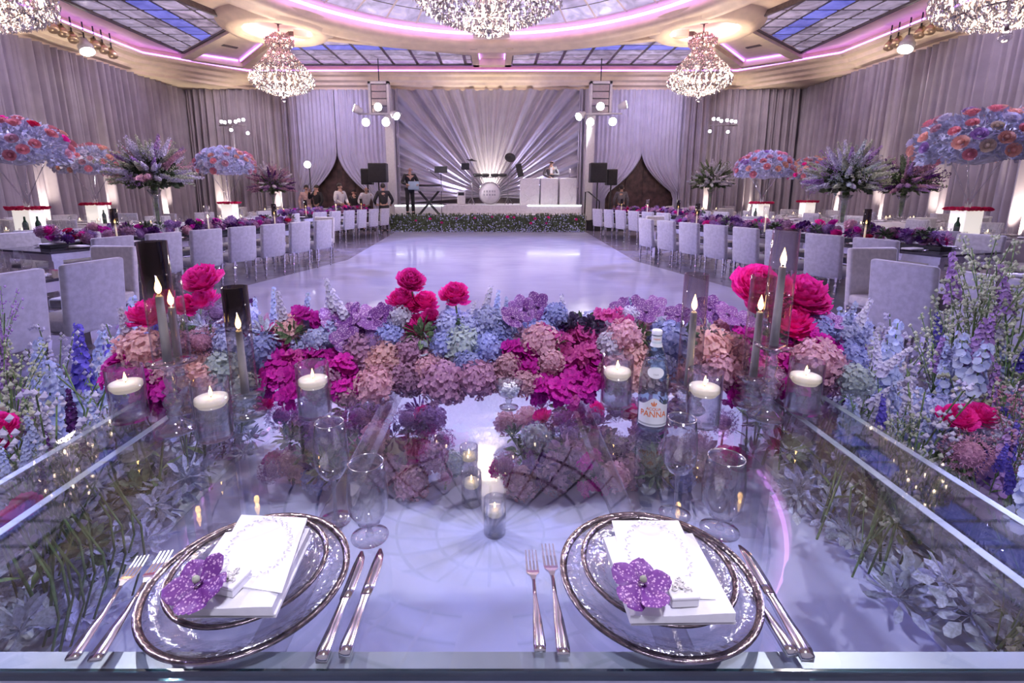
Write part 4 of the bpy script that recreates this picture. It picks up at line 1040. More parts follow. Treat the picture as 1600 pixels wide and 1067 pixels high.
def place(pts_px, card_px, who, orch, orient, orot, box, brot):
    nap = [atz(a, b, ZP) for a, b in pts_px]
    t = thing('napkin', 'white folded napkin on the plates ' + who, 'napkin', (nap[0].x, nap[0].y, ZP - 0.010))
    loc = [p - Vector((nap[0].x, nap[0].y, 0)) for p in nap]
    ob('folded_cloth', quadslab('folded_cloth', loc, -0.006, 0.012, 'white_cloth'), t)
    lo2 = [Vector((p.x + 0.003, p.y + 0.003, 0)) for p in loc]
    ob('lower_fold', quadslab('lower_fold', lo2, -0.013, -0.005, 'white_cloth'), t)
    card = [atz(a, b, ZP + 0.006) for a, b in card_px]
    t = thing('menu_card', 'white menu card with pale scrollwork border on the napkin ' + who, 'menu card', (card[0].x, card[0].y, ZP + 0.0045))
    lc = [p - Vector((card[0].x, card[0].y, 0)) for p in card]
    ob('card', quadslab('card', lc, 0, 0.0015, 'paper'), t)
    # printed scroll border
    mb = MB(); cc = (lc[0] + lc[1] + lc[2] + lc[3]) / 4; ax = (lc[1] - lc[0]) * 0.40; ay = (lc[0] - lc[3]) * 0.44
    for k in range(64):
        a = 2 * PI * k / 64; rr_ = 1 + 0.06 * sin(k * 2.1)
        p = Vector((cc.x, cc.y, 0)) + ax * cos(a) * rr_ + ay * sin(a) * rr_
        d = Vector((cos(a * 3 + k), sin(a * 3 + k), 0)) * 0.0045; s_ = Vector((-d.y, d.x, 0)) * 0.28; z = Vector((0, 0, 0.0052))
        mb.add([p - d + z, p + s_ + z, p + d + z, p - s_ + z], [(0, 1, 2, 3)])
    ob('printed_border', mb.mesh('printed_border', 'paper_print', False), t)
    oc = atz(*orch, ZP + 0.025)
    t = thing('orchid_bloom', 'mottled purple orchid bloom laid on the napkin ' + who, 'flower', oc)
    ob('petals', g_vanda(orient).mesh('petals', 'vanda'), t, (0, 0, 0), orot, 0.049)
    ob('lip', MB().lathe([(0.0, 0.010), (0.004, 0.008), (0.006, 0.002), (0.003, -0.004)], 8).mesh('lip', 'cream_bud'), t, (0, -0.004, 0.012), (0.5, 0, 0))
    bc = atz(*box, ZP + 0.002)
    t = thing('favour_box', 'small white favour box with pearl scroll lid on the napkin ' + who, 'gift box', bc, brot)
    ob('box_body', rbox(-0.021, 0.021, -0.021, 0.021, 0, 0.013, 0.001, 1).mesh('box_body', 'paper', False), t)
    ob('lid', rbox(-0.022, 0.022, -0.022, 0.022, 0.013, 0.018, 0.001, 1).mesh('lid', 'paper', False), t)
    mb = MB()
    for k in range(9):
        a = k * 0.7; cx_, cy2 = 0.012 * cos(a) * (k % 3) / 2, 0.012 * sin(a) * (k % 3) / 2
        mb.tube([(cx_ + 0.0055 * cos(q * 0.9 + a) * (1 - q / 12), cy2 + 0.0055 * sin(q * 0.9 + a) * (1 - q / 12), 0.019 + 0.0006 * q) for q in range(8)], 0.0013, 5)
    ball(mb, 0.003, 1, (0, 0, 0.021))
    ob('pearl_scroll', mb.mesh('pearl_scroll', 'pearl'), t)
place([(352, 830), (484, 822), (425, 948), (270, 948)], [(377, 803), (480, 808), (440, 925), (318, 905)], 'near the smoked hurricane candles', (311, 913), 5, (0.35, -0.25, 0.7), (362, 915), -0.25)
place([(943, 838), (1082, 830), (1150, 958), (985, 960)], [(956, 812), (1060, 812), (1118, 935), (985, 930)], 'near the water bottle', (1003, 913), 9, (0.25, 0.1, -0.2), (1062, 932), 0.05)
# ---- cutlery
def fork(px0, px1, label):
    a, b = atz(*px0, TT), atz(*px1, TT); d = b - a; L_ = d.length
    t = thing('fork', label, 'fork', (a.x, a.y, TT + 0.001), math.atan2(d.y, d.x) - PI / 2)
    ob('handle', _fm_handle, t, sc=L_ / 0.212)
    ob('tines', _fm_tines, t, sc=L_ / 0.212)
_fm_handle = MB().loft([(0, 0, 0.004, 0.0085, 0.0022), (0, 0.01, 0.0045, 0.0095, 0.0024), (0, 0.05, 0.005, 0.0075, 0.0022), (0, 0.10, 0.006, 0.0032, 0.0020), (0, 0.135, 0.010, 0.0028, 0.0018)]).mesh('handle', 'silver')
tn = MB().loft([(0, 0.135, 0.010, 0.0028, 0.0018), (0, 0.145, 0.0105, 0.006, 0.0014), (0, 0.152, 0.0095, 0.0115, 0.0012), (0, 0.160, 0.0075, 0.0118, 0.0012)])
for k in range(4):
    x = -0.0098 + k * 0.00653
    tn.loft([(x, 0.159, 0.0076, 0.0021, 0.0012), (x, 0.185, 0.006, 0.0017, 0.0011), (x, 0.212, 0.0085, 0.0010, 0.0008)])
_fm_tines = tn.mesh('tines', 'silver', False)
fork((112, 1035), (225, 875), 'silver fork, the outer of two beside the plate near the smoked candles')
fork((148, 1037), (262, 868), 'silver fork, the inner of two beside the plate near the smoked candles')
fork((844, 1022), (829, 866), 'silver fork, the outer of two beside the plate near the water bottle')
fork((881, 1028), (855, 857), 'silver fork, the inner of two beside the plate near the water bottle')
_kh = MB().loft([(0, 0, 0.006, 0.0085, 0.0055), (0, 0.012, 0.007, 0.0098, 0.0065), (0, 0.06, 0.0065, 0.0072, 0.0055), (0, 0.105, 0.006, 0.0058, 0.0048), (0, 0.112, 0.006, 0.0075, 0.0052), (0, 0.116, 0.006, 0.0072, 0.005)]).mesh('handle', 'silver')
_kb = MB().loft([(0, 0.116, 0.006, 0.0088, 0.0016), (0.001, 0.14, 0.006, 0.0102, 0.0012), (0.001, 0.19, 0.006, 0.0100, 0.0010), (0, 0.215, 0.006, 0.0075, 0.0009), (-0.003, 0.232, 0.006, 0.0022, 0.0007)]).mesh('blade', 'silver')
def knife(px0, px1, label):
    a, b = atz(*px0, TT), atz(*px1, TT); d = b - a
    t = thing('knife', label, 'knife', (a.x, a.y, TT + 0.001), math.atan2(d.y, d.x) - PI / 2)
    ob('handle', _kh, t, sc=d.length / 0.232); ob('blade', _kb, t, sc=d.length / 0.232)
knife((502, 1038), (568, 866), 'silver table knife, the one next to the plate near the smoked candles')
knife((538, 1030), (597, 862), 'silver table knife, the one nearer the forks, between the two settings')
knife((1238, 1028), (1133, 872), 'silver table knife, the one next to the plate near the water bottle')
knife((1262, 1036), (1157, 857), 'silver table knife, the outermost at the setting near the water bottle')
# ---- stemware
def stemglass(base_px, h, rb, style, label):
    p = atz(*base_px, TT); t = thing('wine_glass' if style else 'water_goblet', label, 'glass', (p.x, p.y, TT + 0.0005))
    if style: sh, bowl = h * 0.42, [(0.006, h * 0.42), (rb * 0.55, h * 0.46), (rb * 0.92, h * 0.56), (rb, h * 0.68), (rb * 0.93, h * 0.84), (rb * 0.80, h)]
    else: sh, bowl = h * 0.16, [(0.006, h * 0.16), (rb * 0.6, h * 0.22), (rb * 0.95, h * 0.38), (rb, h * 0.58), (rb * 0.93, h * 0.82), (rb * 0.84, h)]
    th = 0.0012
    inner = [(r_0 - th, z_ + (th if i == 0 else 0)) for i, (r_0, z_) in enumerate(bowl)]
    ob('bowl', MB().lathe([(0, sh)] + bowl + inner[::-1] + [(0, sh + th * 2)], 40, cap=False).mesh('bowl', 'glass'), t)
    ob('rim', MB().lathe([(bowl[-1][0] - 0.0016, h - 0.001), (bowl[-1][0] + 0.0006, h - 0.001), (bowl[-1][0] + 0.0006, h + 0.0008), (bowl[-1][0] - 0.0016, h + 0.0008), (bowl[-1][0] - 0.0016, h - 0.001)], 40, cap=False).mesh('rim', 'glass_rim'), t)
    ob('stem', MB().lathe([(0.009, 0.004), (0.0045, 0.016), (0.0036, sh * 0.6), (0.006, sh)], 16, cap=False).mesh('stem', 'crystal_stem'), t)
    ob('foot', MB().lathe([(0, 0), (rb * 0.92, 0), (rb * 0.93, 0.0012), (rb * 0.5, 0.003), (0.009, 0.006)], 40, cap=False).mesh('foot', 'glass'), t)
stemglass((525, 812), 0.225, 0.036, 1, 'tall empty wine glass near the smoked hurricane candles')
stemglass((578, 838), 0.165, 0.041, 0, 'short-stemmed empty water goblet near the smoked hurricane candles')
stemglass((1054, 803), 0.225, 0.036, 1, 'tall empty wine glass in front of the water bottle')
stemglass((1124, 828), 0.165, 0.042, 0, 'short-stemmed empty water goblet near the water bottle')
# ---- water bottle
def text_mesh(body, size, xs, R_, zc, matn, name, yaw=0.0):
    c = bpy.data.curves.new(name, 'FONT'); c.body = body; c.size = size; c.align_x = 'CENTER'; c.align_y = 'CENTER'; c.offset = size * 0.012
    o = bpy.data.objects.new(name, c); COL.objects.link(o)
    dg = bpy.context.evaluated_depsgraph_get(); me = bpy.data.meshes.new_from_object(o.evaluated_get(dg))
    bpy.data.objects.remove(o); bpy.data.curves.remove(c)
    for v in me.vertices:
        a = v.co.x * xs / R_ + yaw
        v.co = (R_ * sin(a), -R_ * cos(a), zc + v.co.y)
    me.materials.clear(); me.materials.append(MATS[matn]); me.name = name
    return me
def wrap(mb, pts, R_, z_off=0.0):
    mb.add([(R_ * sin(x / R_), -R_ * cos(x / R_), z) for x, z in pts], [tuple(range(len(pts)))])
p = atz(1017, 668, TT); bo = thing('water_bottle', 'clear glass water bottle with white and orange label', 'bottle', (p.x, p.y, TT + 0.0005), R(-13))
prof = [(0, 0.004), (0.034, 0.0), (0.040, 0.004), (0.042, 0.014), (0.042, 0.155), (0.040, 0.175), (0.033, 0.205), (0.024, 0.235), (0.016, 0.26), (0.0135, 0.272), (0.0135, 0.292)]
ob('glass_body', MB().lathe(prof, 48, cap=False).mesh('glass_body', 'bottle_glass'), bo)
ob('water_fill', MB().lathe([(0, 0.008), (0.038, 0.008), (0.0395, 0.02), (0.0395, 0.155), (0.037, 0.178), (0.028, 0.212), (0, 0.212)], 40, cap=False).mesh('water_fill', 'water'), bo)
ob('cap', MB().lathe([(0.0145, 0.288), (0.015, 0.290), (0.0148, 0.300), (0.012, 0.303), (0, 0.303)], 24).mesh('cap', 'white_paint'), bo)
ob('neck_label', MB().lathe([(0.0178, 0.2545), (0.0142, 0.268), (0.0142, 0.286)], 32, cap=False).mesh('neck_label', 'label_white'), bo)
def wlabel(R_, hw, zlo, ztop, bulge, nseg=28):
    mb = MB()
    def fn(u, v):
        x = (u - 0.5) * 2 * hw; zt = ztop + bulge * math.exp(-(x / (hw * 0.42)) ** 2)
        a = x / R_; return (R_ * sin(a), -R_ * cos(a), zlo + (zt - zlo) * v)
    return mb.grid(fn, nseg, 2)
lab = ob('label', wlabel(0.0426, 0.050, 0.022, 0.088, 0.022).mesh('label', 'label_white'), bo)
ob('label_band', wlabel(0.0428, 0.050, 0.026, 0.031, 0.0).mesh('label_band', 'label_grey'), lab)
ob('lettering', text_mesh('PANNA', 0.0255, 0.92, 0.0431, 0.060, 'label_orange', 'lettering'), lab)
ob('lettering', text_mesh('ACQUA', 0.0125, 0.95, 0.0431, 0.0765, 'label_orange', 'lettering'), lab)
mb = MB()
for pts in ([(0, 0.084), (-0.0028, 0.092), (0, 0.1035), (0.0028, 0.092)], [(-0.0015, 0.0865), (-0.0075, 0.091), (-0.0085, 0.096), (-0.005, 0.0975), (-0.0035, 0.0925)], [(0.0015, 0.0865), (0.0035, 0.0925), (0.005, 0.0975), (0.0085, 0.096), (0.0075, 0.091)], [(-0.006, 0.0862), (-0.006, 0.0880), (0.006, 0.0880), (0.006, 0.0862)]):
    wrap(mb, pts, 0.0431)
ob('fleur_emblem', mb.mesh('fleur_emblem', 'label_orange', False), lab)
ob('neck_lettering', text_mesh('PANNA', 0.006, 1.0, 0.0146, 0.277, 'label_orange', 'neck_lettering'), bo)
mb = MB()
def ov(u, v):
    a = u * 2 * PI; x, z = 0.024 * cos(a) * v, 0.0165 * sin(a) * v; zz = 0.185 + z
    Rr = 0.0402 - (zz - 0.172) * 0.26 + 0.0012 if zz > 0.172 else 0.0412
    return (Rr * sin(x / Rr), -Rr * cos(x / Rr), zz)
mb.grid(ov, 32, 4)
ovl = ob('oval_seal', mb.mesh('oval_seal', 'label_white'), bo)
tm = text_mesh('1564', 0.0075, 1.0, 0.0385, 0.180, 'label_grey', 'seal_lettering')
for v in tm.vertices:
    s_ = (0.0402 - (v.co.z - 0.172) * 0.26 + 0.0016) / 0.0385; v.co.x *= s_; v.co.y *= s_
ob('seal_lettering', tm, ovl)
# ---- mint dish
p = atz(795, 637, TT); md = thing('candy_dish', 'small footed glass dish of white mints in front of the flowers', 'dish', (p.x, p.y, TT + 0.0005))
ob('bowl', MB().lathe([(0, 0.032), (0.012, 0.034), (0.034, 0.048), (0.043, 0.070), (0.046, 0.088), (0.044, 0.088), (0.041, 0.070), (0.031, 0.050), (0, 0.036)], 18, cap=False).mesh('bowl', 'crystal_stem', False), md)
ob('foot', MB().lathe([(0, 0), (0.030, 0), (0.031, 0.003), (0.012, 0.008), (0.007, 0.016), (0.012, 0.026), (0.008, 0.034)], 24, cap=False).mesh('foot', 'crystal_stem'), md)
mb = MB(); r_ = random.Random(5)
for k in range(46):
    a = r_.random() * 6.28; q = 0.033 * math.sqrt(r_.random()); z = 0.050 + 0.024 * r_.random() + 0.006 * (1 - q / 0.033)
    b = MB(); ball(b, 0.0065, 1, (0, 0, 0), 0, 0.6); mb.merge(b, Matrix.Translation((q * cos(a), q * sin(a), z)) @ Euler((r_.random() * 3, r_.random() * 3, 0)).to_matrix().to_4x4())
ob('mints', mb.mesh('mints', 'paper'), md, kind='stuff')
# ---- floating candles in cylinders
_cy = MB().lathe([(0, 0.010), (0.044, 0.010), (0.0475, 0.012), (0.0475, 0.17), (0.050, 0.17), (0.050, 0.003), (0.048, 0.0), (0, 0.0)], 40, cap=False).mesh('glass_cylinder', 'glass')
_wt = MB().lathe([(0, 0.012), (0.0465, 0.012), (0.0465, 0.108), (0, 0.108)], 40, cap=False).mesh('water', 'water')
_cd = MB().lathe([(0, 0.092), (0.034, 0.094), (0.0445, 0.108), (0.045, 0.118), (0.042, 0.121), (0.01, 0.1195), (0, 0.1195)], 40, cap=False).mesh('floating_candle', 'wax')
_fl = MB().lathe([(0, 0), (0.0035, 0.004), (0.0045, 0.010), (0.003, 0.018), (0.0012, 0.025), (0, 0.030)], 10, cap=False).mesh('flame', 'flame')
_wk = MB().tube([(0, 0, 0), (0.0005, 0, 0.006)], 0.0008, 5).mesh('wick', 'hair_dark')
def floating(px, z, label, group=None, sc=1.0):
    p = atz(*px, z); t = thing('candle_cylinder', label, 'candle', (p.x, p.y, z + 0.0006), 0, group); t.scale = (sc, sc, sc)
    ob('glass_cylinder', _cy, t); ob('water', _wt, t); c = ob('floating_candle', _cd, t)
    ob('wick', _wk, c, (0, 0, 0.119)); ob('flame', _fl, c, (0, 0, 0.124))
floating((205, 655), TT, 'floating candle in a water cylinder at the table corner beside the tall smoked candle')
floating((337, 682), TT, 'floating candle in a water cylinder between the two smoked hurricane candles')
floating((493, 648), TT, 'floating candle in a water cylinder before the magenta orchids')
floating((962, 632), TT, 'floating candle in a water cylinder just behind the water bottle')
floating((1096, 662), TT, 'floating candle in a water cylinder next to the light smoked hurricane candle')
floating((1252, 642), TT, 'floating candle in a water cylinder at the table corner beside the tall clear candle')
floating((737, 786), 0.012, 'floating candle cylinder on the floor, the middle of three seen through the glass', None, 0.95)
floating((773, 832), 0.012, 'floating candle cylinder on the floor, the one closest to the place settings', None, 0.95)
floating((733, 742), 0.012, 'floating candle cylinder on the floor, the farthest of three seen through the glass', None, 0.95)
# ---- hurricane candles on crystal sticks
def hurricane(base, top_py, cup_z, flame_z, smoke, label, r=0.0365):
    p = atz(*base, TT); t = thing('hurricane_candle', label, 'candle holder', (p.x, p.y, TT + 0.0005))
    ztop = aty(base[0], top_py, p.y).z - TT; cz = cup_z - TT
    h = cz
    if h > 0.15: prof = [(0, 0.0), (0.052, 0.0), (0.054, 0.006), (0.046, 0.014), (0.030, 0.026), (0.016, 0.04), (0.020, 0.05), (0.014, 0.06), (0.024, 0.075), (0.028, 0.09), (0.020, 0.105), (0.013, 0.112), (0.026, 0.124), (0.013, 0.136), (0.018, h - 0.05), (0.012, h - 0.03), (0.024, h - 0.015), (0.050, h - 0.006), (0.054, h), (0.030, h - 0.002), (0, h - 0.002)]
    else:
        prof = [(0, 0.0), (0.055, 0.0), (0.057, 0.006), (0.050, 0.014)]
        k = 0.014
        while k < h - 0.02: prof += [(0.030, k + 0.004), (0.046, k + 0.012), (0.030, k + 0.020)]; k += 0.022
        prof += [(0.052, h - 0.004), (0.054, h), (0, h - 0.002)]
    ob('crystal_stick', MB().lathe(prof, 32, cap=False).mesh('crystal_stick', 'crystal_stem'), t)
    gl = ztop - h
    ob('chimney', MB().lathe([(r, 0), (r, gl), (r - 0.0018, gl), (r - 0.0018, 0)], 40, cap=False).mesh('chimney', smoke), t, (0, 0, h))
    ch = flame_z - TT - h
    c = ob('taper_candle', MB().lathe([(0, 0), (0.0125, 0), (0.011, ch * 0.5), (0.0098, ch - 0.004), (0.008, ch), (0, ch - 0.001)], 20).mesh('taper_candle', 'wax_grey'), t, (0, 0, h))
    ob('wick', _wk, c, (0, 0, ch), sc=1.6); ob('flame', _fl, c, (0, 0, ch + 0.005), sc=(1.9, 1.9, 1.7))
    return p
hurricane((277, 672), 377, 0.974, 1.165, 'glass_smoked', 'tallest smoked hurricane candle on a baluster crystal stick')
hurricane((387, 648), 448, 0.834, 1.035, 'glass_smoked', 'short smoked hurricane candle on a low crystal foot')
hurricane((289, 640), 432, 0.93, 1.10, 'glass_smoked_light', 'clear hurricane candle half hidden behind the tallest smoked one')
hurricane((1196, 652), 358, 0.995, 1.235, 'glass_smoked_light', 'tallest clear hurricane candle before the huge pink peonies')
hurricane((1072, 640), 428, 0.845, 1.085, 'glass_smoked_light', 'lightly smoked hurricane candle behind the water bottle')
hurricane((1172, 632), 431, 0.86, 1.075, 'glass_smoked_light', 'clear hurricane candle on a ringed crystal foot behind the tallest clear one')

# ================================================================== FLOWER RUNNER ON THE TABLE
def depth_for(py): return 1.61 if py > 592 else 1.67 if py > 562 else 1.75 if py > 522 else 1.84 if py > 482 else 1.90
fr = thing('flower_runner', 'lush runner of pink peonies, hydrangeas and orchids across the back of the glass table', 'flower arrangement', (0, 1.8, TT))
FO = (0, 1.8, TT)
ob('trough', rbox(-1.20, 1.12, -0.06, 0.16, 0.001, 0.075, 0.006, 1).mesh('trough', 'trough_black', False), fr)
H_ = 'hydrangea'; O_ = 'orchid_spray'; V_ = 'vanda_orchid'; D_ = 'delphinium'; PE = 'peony'; A_ = 'allium'
lst = [
 (H_, 'hy_peach', 228, 548, 34), (H_, 'hy_peach', 308, 600, 32), (H_, 'hy_pink', 265, 585, 26), (A_, 'allium_pink', 315, 535, 28), (A_, 'allium', 338, 490, 20), (H_, 'hy_green', 348, 580, 30), (H_, 'hy_pale', 380, 502, 26), (H_, 'hy_blue', 405, 545, 28), (H_, 'hy_green', 385, 610, 26),
 (H_, 'hy_pale', 358, 535, 22), (O_, 'magenta', 205, 560, 34), (O_, 'magenta', 240, 605, 36), (O_, 'magenta', 185, 590, 24), (O_, 'deep_purple', 262, 628, 26), (H_, 'hy_mauve', 275, 540, 26),
 (PE, 'peony', 318, 440, 27), (PE, 'peony', 322, 472, 22), (PE, 'peony', 232, 495, 28), (PE, 'peony', 290, 478, 18), (PE, 'peony', 258, 470, 18),
 (H_, 'hy_peach', 453, 517, 25), (O_, 'magenta', 486, 492, 26), (O_, 'orchid_pink', 418, 515, 24), (O_, 'magenta', 462, 560, 36), (O_, 'magenta', 440, 585, 34), (O_, 'magenta', 470, 608, 34), (O_, 'orchid_pink', 448, 560, 26), (O_, 'magenta', 522, 568, 26), (O_, 'magenta', 545, 600, 26), (O_, 'magenta', 505, 550, 24), (H_, 'hy_mauve', 505, 600, 26),
 (H_, 'hy_pale', 492, 532, 18), (V_, 'vanda_light', 520, 500, 26), (V_, 'vanda', 545, 492, 26), (V_, 'vanda_light', 575, 496, 26), (V_, 'vanda', 562, 520, 26), (V_, 'vanda', 598, 492, 22), (V_, 'vanda', 540, 528, 24), (V_, 'vanda_light', 590, 520, 24), (H_, 'hy_mauve', 562, 550, 28), (A_, 'allium', 580, 540, 22),
 (H_, 'hy_peach', 600, 562, 29), (H_, 'hy_pink', 583, 604, 30), (H_, 'hy_mauve', 640, 592, 27), (H_, 'hy_mauve', 692, 600, 35), (H_, 'hy_pink', 668, 580, 22), (H_, 'hy_white', 625, 497, 19), (H_, 'hy_blue', 618, 512, 18), (H_, 'hy_mauve', 640, 550, 24), (H_, 'hy_pink', 540, 615, 20),
 (PE, 'peony', 642, 440, 20), (PE, 'peony', 627, 470, 21), (PE, 'peony', 664, 473, 19), (PE, 'peony', 650, 516, 25), (PE, 'peony', 673, 496, 14), (PE, 'peony', 710, 462, 22), (PE, 'peony', 640, 478, 16),
 (H_, 'hy_green', 722, 540, 30), (H_, 'hy_blue', 694, 540, 22), (H_, 'hy_pale', 700, 510, 24), (H_, 'hy_blue', 758, 545, 24), (H_, 'hy_pale', 735, 515, 26), (H_, 'hy_blue', 775, 520, 24), (H_, 'hy_pale', 760, 500, 22), (H_, 'hy_blue', 728, 570, 22),
 (H_, 'hy_mauve', 742, 594, 30), (H_, 'hy_mauve', 708, 612, 20), (H_, 'hy_pink', 795, 572, 20), (H_, 'hy_pink', 818, 600, 20),
 (V_, 'vanda_light', 815, 482, 24), (V_, 'vanda', 838, 475, 22), (V_, 'vanda', 850, 498, 20), (V_, 'vanda', 800, 495, 20), (H_, 'hy_blue', 868, 492, 19), (H_, 'hy_blue', 852, 512, 20), ('dahlia', 'dark_dahlia', 892, 506, 20), ('dahlia', 'dark_dahlia', 925, 512, 22), ('dahlia', 'deep_purple', 870, 515, 18),
 (H_, 'hy_pink', 845, 535, 29), (H_, 'hy_pink', 862, 565, 20), (O_, 'magenta', 818, 545, 32), (O_, 'orchid_pink', 872, 530, 30), (O_, 'orchid_pink', 905, 522, 28), (O_, 'magenta', 890, 560, 36), (O_, 'orchid_pink', 922, 545, 28), (O_, 'magenta', 832, 585, 34), (O_, 'magenta', 855, 605, 34), (O_, 'magenta', 900, 592, 34), (O_, 'magenta', 925, 598, 26), (O_, 'orchid_pink', 880, 610, 24), (O_, 'magenta', 812, 575, 26),
 (O_, 'orchid_pink', 958, 490, 24), (V_, 'vanda', 975, 482, 22), (V_, 'vanda', 992, 476, 18), (V_, 'vanda', 1010, 486, 22), (V_, 'vanda_light', 1025, 478, 20), (H_, 'hy_white', 984, 492, 14), (H_, 'hy_pink', 975, 526, 27), (H_, 'hy_peach', 985, 555, 27), (H_, 'hy_white', 955, 538, 22), (H_, 'hy_pink', 962, 580, 26), (H_, 'hy_peach', 1000, 590, 24),
 (H_, 'hy_blue', 1046, 536, 33), (H_, 'hy_pale', 1035, 575, 22), (H_, 'hy_pink', 1055, 590, 20), (H_, 'hy_peach', 1108, 545, 36), (H_, 'hy_pink', 1140, 548, 28), (H_, 'hy_pink', 1125, 580, 30), (H_, 'hy_mauve', 1090, 600, 24),
 (V_, 'vanda', 1110, 480, 22), (V_, 'vanda_light', 1135, 490, 22), (V_, 'vanda', 1095, 500, 20), (V_, 'vanda_light', 1160, 505, 22), (V_, 'vanda', 1060, 492, 20), (O_, 'magenta', 1165, 560, 24), (O_, 'magenta', 1160, 592, 28), (O_, 'magenta', 1152, 612, 22), (O_, 'orchid_pink', 1188, 570, 20), (H_, 'hy_mauve', 1195, 600, 26),
 (PE, 'peony', 1182, 450, 34), (PE, 'peony', 1200, 480, 28), (PE, 'peony', 1250, 465, 36), (PE, 'peony', 1236, 508, 30), (PE, 'peony', 1268, 478, 24), (PE, 'peony', 1215, 455, 24),
 (H_, 'hy_pink', 1276, 565, 36), (H_, 'hy_mauve', 1295, 592, 26), (O_, 'magenta', 1232, 560, 26), (O_, 'magenta', 1232, 600, 28), (H_, 'hy_blue', 1278, 515, 22), (H_, 'hy_pale', 1318, 520, 22), (V_, 'vanda_light', 1300, 500, 18), (H_, 'hy_blue', 1330, 560, 22), (H_, 'hy_green', 1335, 595, 26), (O_, 'magenta', 1290, 530, 20),
]
for (kind, m_, px, py, rp) in lst:
    Y = depth_for(py); p = aty(px, py, Y); r0 = rp * pxsize(py, Y)
    r0 *= {'hydrangea': 1.02, 'peony': 1.15, 'allium': 1.0, 'orchid_spray': 1.12, 'vanda_orchid': 1.05, 'dahlia': 1.05}[kind]
    o = bloom(kind, m_, fr, p, r0, origin=FO)
    if kind == PE and p.z > 1.0:
        dz = p.z - TT - 0.09
        ob('stem', MB().tube([(0, 0.0, -dz), (0.01, 0.0, -dz * 0.4), (0, 0, 0)], 0.004, 5).mesh('stem', 'stem_green'), fr, p - Vector(FO))
FILL = [(k_, m_, px, py) for (k_, m_, px, py, rp) in lst if k_ in (H_, O_)]
for k in range(150):                         # second layer between the listed blooms, in the colour of its neighbours
    px = 190 + 1150 * (k + rnd.random()) / 150; py = rnd.choice((520, 545, 570, 590, 606)) + rnd.uniform(-8, 8)
    kd, m_ = min(FILL, key=lambda f: (f[2] - px) ** 2 + 1.5 * (f[3] - py) ** 2)[:2]
    Y = depth_for(py) + 0.07; p = aty(px, py, Y); p.z = max(p.z, TT + 0.03)
    bloom(kd, m_, fr, p, (25 if kd == H_ else 32) * pxsize(py, Y), origin=FO)
# hidden-core foliage and second row behind so that the runner has depth
for k in range(46):
    x = -1.25 + 2.45 * (k + rnd.random()) / 46
    bloom('leaf_cluster', rnd.choice(['leaf_green', 'leaf_green', 'hy_mauve', 'leaf_blue']), fr, (x, rnd.uniform(1.74, 1.96), rnd.uniform(0.86, 0.93)), rnd.uniform(0.06, 0.085), origin=FO)
for k in range(30):
    x = -1.2 + 2.35 * (k + rnd.random()) / 30
    bloom(H_, rnd.choice(['hy_mauve', 'hy_blue', 'hy_pale', 'hy_pink', 'hy_mauve']), fr, (x, rnd.uniform(1.93, 2.02), rnd.uniform(0.86, 0.91)), rnd.uniform(0.05, 0.065), origin=FO)
for (px, py, hpx, m_) in ((165, 545, 60, 'pale_blue'), (185, 525, 60, 'pale_blue'), (205, 510, 55, 'hy_white'), (150, 560, 45, 'hy_white'), (432, 500, 55, 'pale_blue'), (448, 490, 55, 'hy_white'), (470, 500, 50, 'pale_blue'), (510, 490, 50, 'hy_white'), (530, 482, 55, 'hy_white'), (550, 480, 50, 'hy_white'), (700, 505, 40, 'pale_blue'), (745, 495, 55, 'hy_white'), (768, 500, 50, 'pale_blue'), (790, 500, 40, 'pale_blue'), (720, 500, 40, 'hy_white'), (890, 505, 50, 'hy_white'), (1000, 490, 30, 'pale_blue'), (1300, 515, 55, 'pale_blue'), (1322, 510, 55, 'hy_white'), (1340, 525, 50, 'hy_white'), (1355, 560, 50, 'hy_white'), (1365, 590, 50, 'pale_blue'), (1345, 610, 50, 'hy_white'), (1330, 570, 50, 'pale_blue'), (395, 500, 40, 'pale_blue'), (1375, 560, 40, 'hy_white')):
    Y = 1.86; p = aty(px, py + hpx * 0.3, Y); s_ = hpx * 1.7 * pxsize(py, Y)
    lean = (px - 775) / 775 * 0.7
    bloom(D_, m_, fr, p + Vector((0, 0, -0.3 * s_)), s_, rot=(rnd.uniform(-.2, .3), lean + rnd.uniform(-.3, .3), rnd.uniform(0, 6)), origin=FO)

# ================================================================== FLOWERS ON THE FLOOR
def clump(label, xr, yr, zmax, seed, pts):
    r_ = random.Random(seed); cx, cy2 = (xr[0] + xr[1]) / 2, (yr[0] + yr[1]) / 2
    t = thing('floor_arrangement', label, 'flower arrangement', (cx, cy2, 0)); og = (cx, cy2, 0)
    ob('tray', rbox(xr[0] - cx + 0.1, xr[1] - cx - 0.1, yr[0] - cy2 + 0.1, yr[1] - cy2 - 0.05, 0.013, 0.05, 0.005, 1).mesh('tray', 'trough_black', False), t)
    for (kind, m_, px, py, rp, Y) in pts:
        p = aty(px, py, Y); p.z = max(p.z, 0.07); r0 = rp * pxsize(py, Y)
        bloom(kind, m_, t, p, r0, origin=og)
        if kind == A_: ob('stem', MB().tube([(0, 0, -p.z + 0.04), (0.01, 0, 0)], 0.006, 5).mesh('stem', 'stem_green'), t, p - Vector(og))
    for k in range(26):
        bloom('leaf_cluster', r_.choice(['leaf_green', 'deep_purple', 'leaf_green', 'hy_mauve']), t, (r_.uniform(*xr), r_.uniform(*yr), r_.uniform(0.08, zmax * 0.6)), r_.uniform(0.08, 0.13), origin=og)
    for k in range(16):
        bloom(r_.choice([H_, H_, A_]), r_.choice(['hy_mauve', 'allium', 'hy_pink', 'allium']), t, (r_.uniform(*xr), r_.uniform(*yr), r_.uniform(0.10, zmax * 0.7)), r_.uniform(0.06, 0.085), origin=og)
